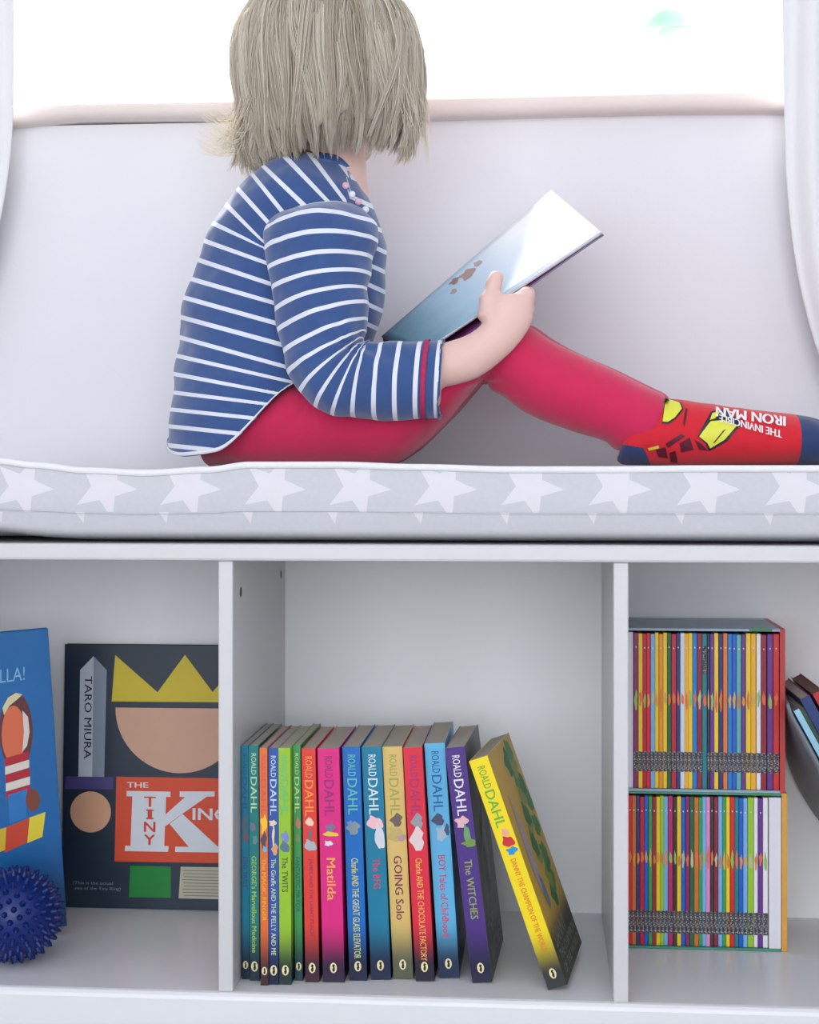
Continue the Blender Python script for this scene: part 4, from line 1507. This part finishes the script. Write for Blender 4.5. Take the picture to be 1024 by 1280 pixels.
LINES = [((555, 65), (640, 180)), ((460, 60), (585, 190)), ((360, 75), (510, 215)), ((340, 120), (450, 260)), ((290, 175), (390, 285)), ((250, 230), (365, 350)),
         ((205, 290), (340, 352)), ((175, 350), (365, 417)), ((145, 415), (385, 495)), ((118, 482), (390, 560)), ((100, 550), (405, 635)), ((90, 620), (430, 712)),
         ((78, 690), (450, 795)), ((68, 755), (480, 848)), ((62, 820), (480, 900)), ((58, 885), (480, 935)), ((50, 945), (480, 990)), ((50, 1005), (480, 1050))]
LN = []
for (x0, y0), (x1, y1) in LINES:
    a = Vector(c2(x0, y0)); c = Vector(c2(x1, y1))
    d_ = (c - a).normalized()
    LN.append((a, Vector((-d_.y, d_.x))))


def torso_stripe(px, py):
    if px > 436:
        return (py - 285 - 0.45 * (px - 470)) / 25.0
    p = Vector((px, py))
    ds = [(p - a).dot(n) for a, n in LN]
    if ds[0] < 0:
        return ds[0] / 24.0
    for k in range(len(ds) - 1):
        if ds[k] >= 0 and ds[k + 1] < 0:
            return k + ds[k] / (ds[k] - ds[k + 1])
    return len(ds) - 1 + ds[-1] / 24.0


V, Fc, vv, aa = loft(torso_rings(1.0), 96, 14, False, True)
seg = 96
V = wrinkle(V, Fc, 0.0046, 18, 1.0, (1.0, 1.0, 1.6))
V = wrinkle(V, Fc, 0.0012, 55, 5.0)
# the hem curls in a little and the near side is gathered towards the lap
st = [torso_stripe(*PX(v)) for v in V]
sh = mesh('striped_top', V, Fc, M_shirt, person, True, org=PORG)
set_attr(sh, 'stripe', st)
sh['label'] = 'navy long-sleeved top with white stripes'
md = sh.modifiers.new('cloth', 'SOLIDIFY'); md.thickness = 0.0016; md.offset = -1
TV, TF = V, Fc


def band(parent, name, V, Fc, keep, m, lift):
    """a strip of the cloth lifted off the surface as a trim"""
    ks = set(keep)
    me = bpy.data.meshes.new('tmp')
    me.from_pydata([tuple(v) for v in V], [], Fc)
    me.update()
    idx = {i: k for k, i in enumerate(keep)}
    nv = [V[i] + me.vertices[i].normal * lift for i in keep]
    bpy.data.meshes.remove(me)
    nf = [tuple(idx[i] for i in f) for f in Fc if all(i in ks for i in f)]
    o = mesh(name, nv, nf, m, parent, True, org=PORG)
    md = o.modifiers.new('cloth', 'SOLIDIFY'); md.thickness = 0.0010; md.offset = 1
    return o


for nm, mir in (('sleeve', False), ('sleeve', True)):
    V, Fc, vv, aa = loft(sleeve_rings(mir), 64, 14, False)
    # close the top of the sleeve head
    c = sum(V[:64], Vector()) / 64
    V.append(c); vv.append(-1.2); aa.append(0)
    for i in range(64):
        Fc.append((i, (i + 1) % 64, len(V) - 1))
    V0 = V
    V = wrinkle(V, Fc, 0.0042, 22, 8.0)
    V = wrinkle(V, Fc, 0.0014, 60, 2.0)
    V = [a.lerp(c_, min(1.0, max(0.15, (14.6 - t_) / 2.5))) for a, c_, t_ in zip(V0, V, vv)]
    el_ = P(*c2(690, 720), 0.09)
    for i, v in enumerate(V):
        d2 = (v - el_).length
        if d2 < 0.075 and not mir:
            ang = math.atan2(v.z - el_.z, v.x - el_.x)
            V[i] = v + Vector((0, -1, 0)) * 0.0035 * (1 - d2 / 0.075) * math.sin(ang * 8 + 0.5)
    sl = mesh(nm, V, Fc, M_shirt, sh, True, org=PORG)
    set_attr(sl, 'stripe', vv)
    md = sl.modifiers.new('cloth', 'SOLIDIFY'); md.thickness = 0.0014; md.offset = -1
    # stitched pink cuff band, lying on the sleeve
    band(sh, 'cuff_band', V, Fc, [i for i in range(len(V)) if 14.16 <= vv[i] <= 14.52], mat('cuff_pink', (176, 44, 92), 0.8, 0.25, 400), 0.0006)
# hem binding, lying on the lowest rows of the top
band(sh, 'hem', TV, TF, list(range(len(TV) - 96 * 3, len(TV))), mat('hem_white', (232, 232, 240), 0.85, 0.03), 0.0008)
# neckline with a flowered tape and shoulder buttons
r0 = torso_rings(1.03)[0]
r1 = torso_rings(1.03)[1]
V, Fc, _, _ = loft([tuple(x + (y - x) * t for x, y in zip(r0, r1)) for t in (-0.15, 0.1, 0.3)], 48, 3, False)
nl = mesh('neck_band', V, Fc, mat('neck_tape', (74, 104, 160), 0.85, 0.6, 160), sh, True, org=PORG)
md = nl.modifiers.new('cloth', 'SOLIDIFY'); md.thickness = 0.0025
for k, (x, y) in enumerate(((432, 232), (440, 243), (448, 252), (457, 262))):
    c = P(x, y, TY - 0.062 + k * .003)
    bm = bmesh.new()
    bmesh.ops.create_uvsphere(bm, u_segments=12, v_segments=8, radius=0.0034)
    for v in bm.verts:
        v.co = Vector((v.co.x, v.co.y * .6, v.co.z)) + c - PORG
    bobj('button', bm, mat('button_%d' % (k % 2), ((226, 180, 204), (236, 236, 244))[k % 2], 0.4), sh, True)

# --- hair: a fair bob
M_hair = bpy.data.materials.new('fair_hair')
M_hair.use_nodes = True
nt = M_hair.node_tree
b = nt.nodes['Principled BSDF']
at = nt.nodes.new('ShaderNodeAttribute')
at.attribute_name = 'tone'
hc_ = _mix(nt, at.outputs['Fac'], lin((200, 186, 164)), lin((252, 245, 230)))
nt.links.new(hc_, b.inputs['Base Color'])
b.inputs['Roughness'].default_value = 0.42
b.inputs['Specular IOR Level'].default_value = 0.5
tl_ = nt.nodes.new('ShaderNodeBsdfTranslucent')
nt.links.new(hc_, tl_.inputs['Color'])
ms = nt.nodes.new('ShaderNodeMixShader')
ms.inputs[0].default_value = 0.42
nt.links.new(b.outputs[0], ms.inputs[1]); nt.links.new(tl_.outputs[0], ms.inputs[2])
nt.links.new(ms.outputs[0], nt.nodes['Material Output'].inputs['Surface'])

HPROF = [(-35, 404, 406), (-34, 392, 418), (-30, 372, 445), (-20, 340, 476), (0, 314, 500), (30, 297, 519), (60, 290, 528), (90, 290, 531), (120, 294, 531), (150, 299, 527), (180, 304, 520), (215, 316, 506), (235, 330, 490)]
HYC = TY - 0.005


def hprof(py):
    for a, c in zip(HPROF, HPROF[1:]):
        if a[0] <= py <= c[0]:
            t = (py - a[0]) / (c[0] - a[0])
            return tuple(x + (y - x) * t for x, y in zip(a[1:], c[1:]))
    return HPROF[0][1:] if py < -35 else HPROF[-1][1:]


def adiff(a, b_):
    return abs((a - b_ + math.pi) % (2 * math.pi) - math.pi)


def hair_end(th):
    """lowest photo row the hair reaches at azimuth th (0 = photo right, -90 deg = towards the viewer)"""
    d_ = adiff(th, fa)
    t = min(1, max(0, (math.degrees(d_) - 38) / 14))
    low = 203 + 9 * math.cos(th - math.pi) * 0.8 - 4 * math.exp(-((th + 1.35) / 0.5) ** 2)
    return 28 + (low - 28) * t


def hsurf(th, py, off=0.0):
    xl_, xr_ = hprof(py)
    A = P(xl_, py, HYC); B = P(xr_, py, HYC)
    C = (A + B) / 2
    rx = (B - A).length / 2
    rx = rx + off * min(1.0, rx / 0.03)
    C = C + Vector((0, 0, off * max(0.0, 1 - rx / 0.04)))
    return C + Vector((math.cos(th) * rx, math.sin(th) * rx * 0.94, 0))


V, Fc, tone = [], [], []
NT_, NP_ = 72, 22
for i in range(NT_):
    th = 2 * math.pi * i / NT_
    end = hair_end(th) - 34 + 7 * math.sin(th * 11) + 5 * math.sin(th * 27)
    for j in range(NP_ + 1):
        u = j / NP_
        py = -35 + (end + 35) * (u ** 1.35 if u < 1 else 1)
        V.append(hsurf(th, py, -0.005 + 0.0012 * math.sin(th * 23 + py * .03)))
        tone.append(0.35 + 0.25 * math.sin(th * 31))
for i in range(NT_):
    for j in range(NP_):
        a = i * (NP_ + 1) + j; b_ = ((i + 1) % NT_) * (NP_ + 1) + j
        Fc.append((a, a + 1, b_ + 1, b_))
hs = mesh('hair', V, Fc, M_hair, person, True, org=PORG)
set_attr(hs, 'tone', tone)
hs['label'] = 'fair chin-length bob'
md = hs.modifiers.new('body', 'SOLIDIFY'); md.thickness = 0.004; md.offset = -1

rnd = random.Random(11)
V, Fc, tone = [], [], []


def strand(pts, r, tn):
    k = len(V)
    n = len(pts)
    for j, p in enumerate(pts):
        t = (pts[min(j + 1, n - 1)] - pts[max(j - 1, 0)]).normalized()
        s = t.orthogonal().normalized(); u = t.cross(s)
        rr = r * (1 - 0.75 * (j / (n - 1)) ** 2)
        for i in range(3):
            a = i * 2 * math.pi / 3
            V.append(p + (s * math.cos(a) + u * math.sin(a)) * rr)
            tone.append(tn)
    for j in range(n - 1):
        for i in range(3):
            a = k + j * 3 + i; b_ = k + j * 3 + (i + 1) % 3
            Fc.append((a, b_, b_ + 3, a + 3))


NL = 150
for lk in range(NL + 70):
    th0 = 2 * math.pi * (lk + rnd.random()) / NL - math.pi
    ldrift = rnd.gauss(0, 0.16)
    lend = rnd.gauss(0, 7)
    ltone = min(0.95, max(0.1, rnd.gauss(0.66, 0.2)))
    inner = lk >= NL                 # shorter under-layer at the nape
    lstart = -34 + rnd.random() ** 1.4 * 110 if not inner else rnd.uniform(80, 110)
    lw = rnd.uniform(0, 6.28)
    lamp = rnd.uniform(0.0006, 0.0024)
    loff = rnd.gauss(0, 0.0016) - (0.008 if inner else 0)
    if inner:
        lend = -6 + rnd.gauss(0, 4)
    lfl = -rnd.uniform(0.0, 0.014)
    if adiff(th0, math.pi) < 0.6:
        lfl = rnd.uniform(-0.004, 0.016)
    elif adiff(th0, 0.0) < 0.5:
        lfl = rnd.uniform(-0.010, 0.006)
    for s in range(30):
        th = th0 + rnd.gauss(0, 0.035)
        if adiff(th, fa) < 0.6 and rnd.random() < 0.5:
            continue
        end = hair_end(th) + lend + rnd.gauss(0, 4)
        start = max(-33, min(lstart + rnd.uniform(-10, 10), end - 60))
        off = loff + abs(rnd.gauss(0, 0.0016)) - 0.0035
        fl = lfl + rnd.gauss(0, 0.002)
        pts = []
        for j in range(11):
            u = j / 10
            py = start + (end - start) * u
            bend = fl * max(0, (py - 125) / 80) ** 2 if py > 125 else 0
            o_ = off + bend + lamp * math.sin(u * 8 + lw) * u
            tt = th + (th0 - th) * 0.6 * u * u + ldrift * u + 0.035 * math.sin(u * 5 + lw)
            pts.append(hsurf(tt, py - (max(0, bend) * 700), o_))
        strand(pts, rnd.uniform(0.0004, 0.0009), min(1, max(0, ltone + rnd.gauss(0, 0.14))))
# loose flicks at the back of the head (photo left) and beside the face (photo right)
for s in range(170):
    y0 = rnd.uniform(110, 165)
    th = math.pi + rnd.uniform(-0.75, 0.75)
    p0 = hsurf(th, y0, -0.004)
    tipx = rnd.uniform(244, 292); tipy = rnd.uniform(132, 188)
    p3 = P(tipx, tipy, p0.y + rnd.uniform(-.02, .02))
    p1 = p0 + Vector((-0.006, 0, -0.024)); p2 = p3 + Vector((0.020, 0, -0.014 - rnd.random() * .008))
    pts = [p0 * (1 - t) ** 3 + p1 * 3 * t * (1 - t) ** 2 + p2 * 3 * t * t * (1 - t) + p3 * t ** 3 for t in [k / 10 for k in range(11)]]
    strand(pts, rnd.uniform(0.0003, 0.0006), rnd.uniform(0.6, 1))
for s in range(110):
    y0 = rnd.uniform(60, 150)
    th = rnd.uniform(-0.7, 0.3)
    p0 = hsurf(th, y0, -0.003)
    p3 = P(rnd.uniform(505, 541), rnd.uniform(145, 212), p0.y + rnd.uniform(-.01, .01))
    p1 = p0 + Vector((0.006, 0, -0.030)); p2 = p3 + Vector((-0.002, 0, 0.025))
    pts = [p0 * (1 - t) ** 3 + p1 * 3 * t * (1 - t) ** 2 + p2 * 3 * t * t * (1 - t) + p3 * t ** 3 for t in [k / 10 for k in range(11)]]
    strand(pts, rnd.uniform(0.0003, 0.0006), rnd.uniform(0.6, 1))
ho = mesh('hair_strands', V, Fc, M_hair, hs, True, org=PORG)
set_attr(ho, 'tone', tone)
ho['kind'] = 'stuff'

# ------------------------------------------------------------------ the open book in the child's hands
BORG = NB.copy()
ob_ = thing('open_book', 'thin softcover picture book held open in the child\'s hands', 'book', BORG)
m = bpy.data.materials.new('printed_page')
m.use_nodes = True
nt = m.node_tree
b = nt.nodes['Principled BSDF']
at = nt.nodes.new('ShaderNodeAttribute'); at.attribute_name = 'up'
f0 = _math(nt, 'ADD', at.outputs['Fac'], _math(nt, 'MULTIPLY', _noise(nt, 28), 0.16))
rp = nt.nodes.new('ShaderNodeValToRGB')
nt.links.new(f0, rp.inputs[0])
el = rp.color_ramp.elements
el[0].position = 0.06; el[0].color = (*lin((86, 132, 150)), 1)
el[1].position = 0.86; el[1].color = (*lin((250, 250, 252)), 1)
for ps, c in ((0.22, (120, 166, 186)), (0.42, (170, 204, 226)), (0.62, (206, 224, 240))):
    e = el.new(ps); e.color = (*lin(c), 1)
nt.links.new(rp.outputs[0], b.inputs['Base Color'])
b.inputs['Roughness'].default_value = 0.4
M_page = m
M_bcov = mat('book_cover_plum', (104, 40, 96), 0.4, 0.15, 30)


def sheet(name, pf, n, off0, off1, m, shrink=0.0, bow=0.0):
    NU_, NV_ = 24, 14
    V, Fc, up = [], [], []
    for layer, of in ((0, off0), (1, off1)):
        for i in range(NU_ + 1):
            for j in range(NV_ + 1):
                u = shrink + (1 - 2 * shrink) * i / NU_; v = shrink + (1 - shrink) * j / NV_
                V.append(pf(u, v) + n * (of + bow * math.sin(math.pi * v) * (1 - 0.3 * u)))
                up.append(u)
    S = (NU_ + 1) * (NV_ + 1)
    idx = lambda l, i, j: l * S + i * (NV_ + 1) + j
    for i in range(NU_):
        for j in range(NV_):
            Fc.append((idx(0, i, j), idx(0, i, j + 1), idx(0, i + 1, j + 1), idx(0, i + 1, j)))
            Fc.append((idx(1, i, j), idx(1, i + 1, j), idx(1, i + 1, j + 1), idx(1, i, j + 1)))
    for i in range(NU_):
        Fc.append((idx(0, i, 0), idx(0, i + 1, 0), idx(1, i + 1, 0), idx(1, i, 0)))
        Fc.append((idx(0, i, NV_), idx(1, i, NV_), idx(1, i + 1, NV_), idx(0, i + 1, NV_)))
    for j in range(NV_):
        Fc.append((idx(0, 0, j), idx(1, 0, j), idx(1, 0, j + 1), idx(0, 0, j + 1)))
        Fc.append((idx(0, NU_, j), idx(0, NU_, j + 1), idx(1, NU_, j + 1), idx(1, NU_, j)))
    o = mesh(name, V, Fc, m, ob_, True, org=BORG)
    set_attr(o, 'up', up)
    return o


M_edge = mat('page_edges', (206, 208, 216), 0.7, 0.25, 500)
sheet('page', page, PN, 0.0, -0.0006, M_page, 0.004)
sheet('page_block', page, PN, -0.0007, -0.0034, M_edge, 0.004)
splay = lambda u, v: page(u, v) - Vector((0, 0, 0.018 * (1 - u) ** 2 * (1 - v)))
sheet('endpaper', splay, PN, -0.0036, -0.0040, M_bcov, 0.003)
sheet('cover', splay, PN, -0.0041, -0.0052, mat('cover_grey_blue', (120, 126, 146), 0.4, 0.1))
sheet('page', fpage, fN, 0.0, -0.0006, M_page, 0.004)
sheet('page_block', fpage, fN, -0.0007, -0.0032, M_edge, 0.006)
sheet('cover', fpage, fN, -0.0040, -0.0050, M_bcov)
# small printed motifs on the near page
for k, (u0, v0, su, sv, rgb) in enumerate(((0.46, 0.80, 0.035, 0.10, (176, 140, 130)), (0.40, 0.86, 0.022, 0.06, (150, 110, 100)), (0.53, 0.84, 0.018, 0.05, (190, 160, 150)), (0.36, 0.70, 0.015, 0.04, (190, 150, 130)))):
    pts = blob(u0, v0, su, sv, 90 + k)
    mesh('page_picture', [page(u, min(v, .97)) + PN * 0.0004 for u, v in pts], [list(range(36))], pm(rgb), ob_, org=BORG)
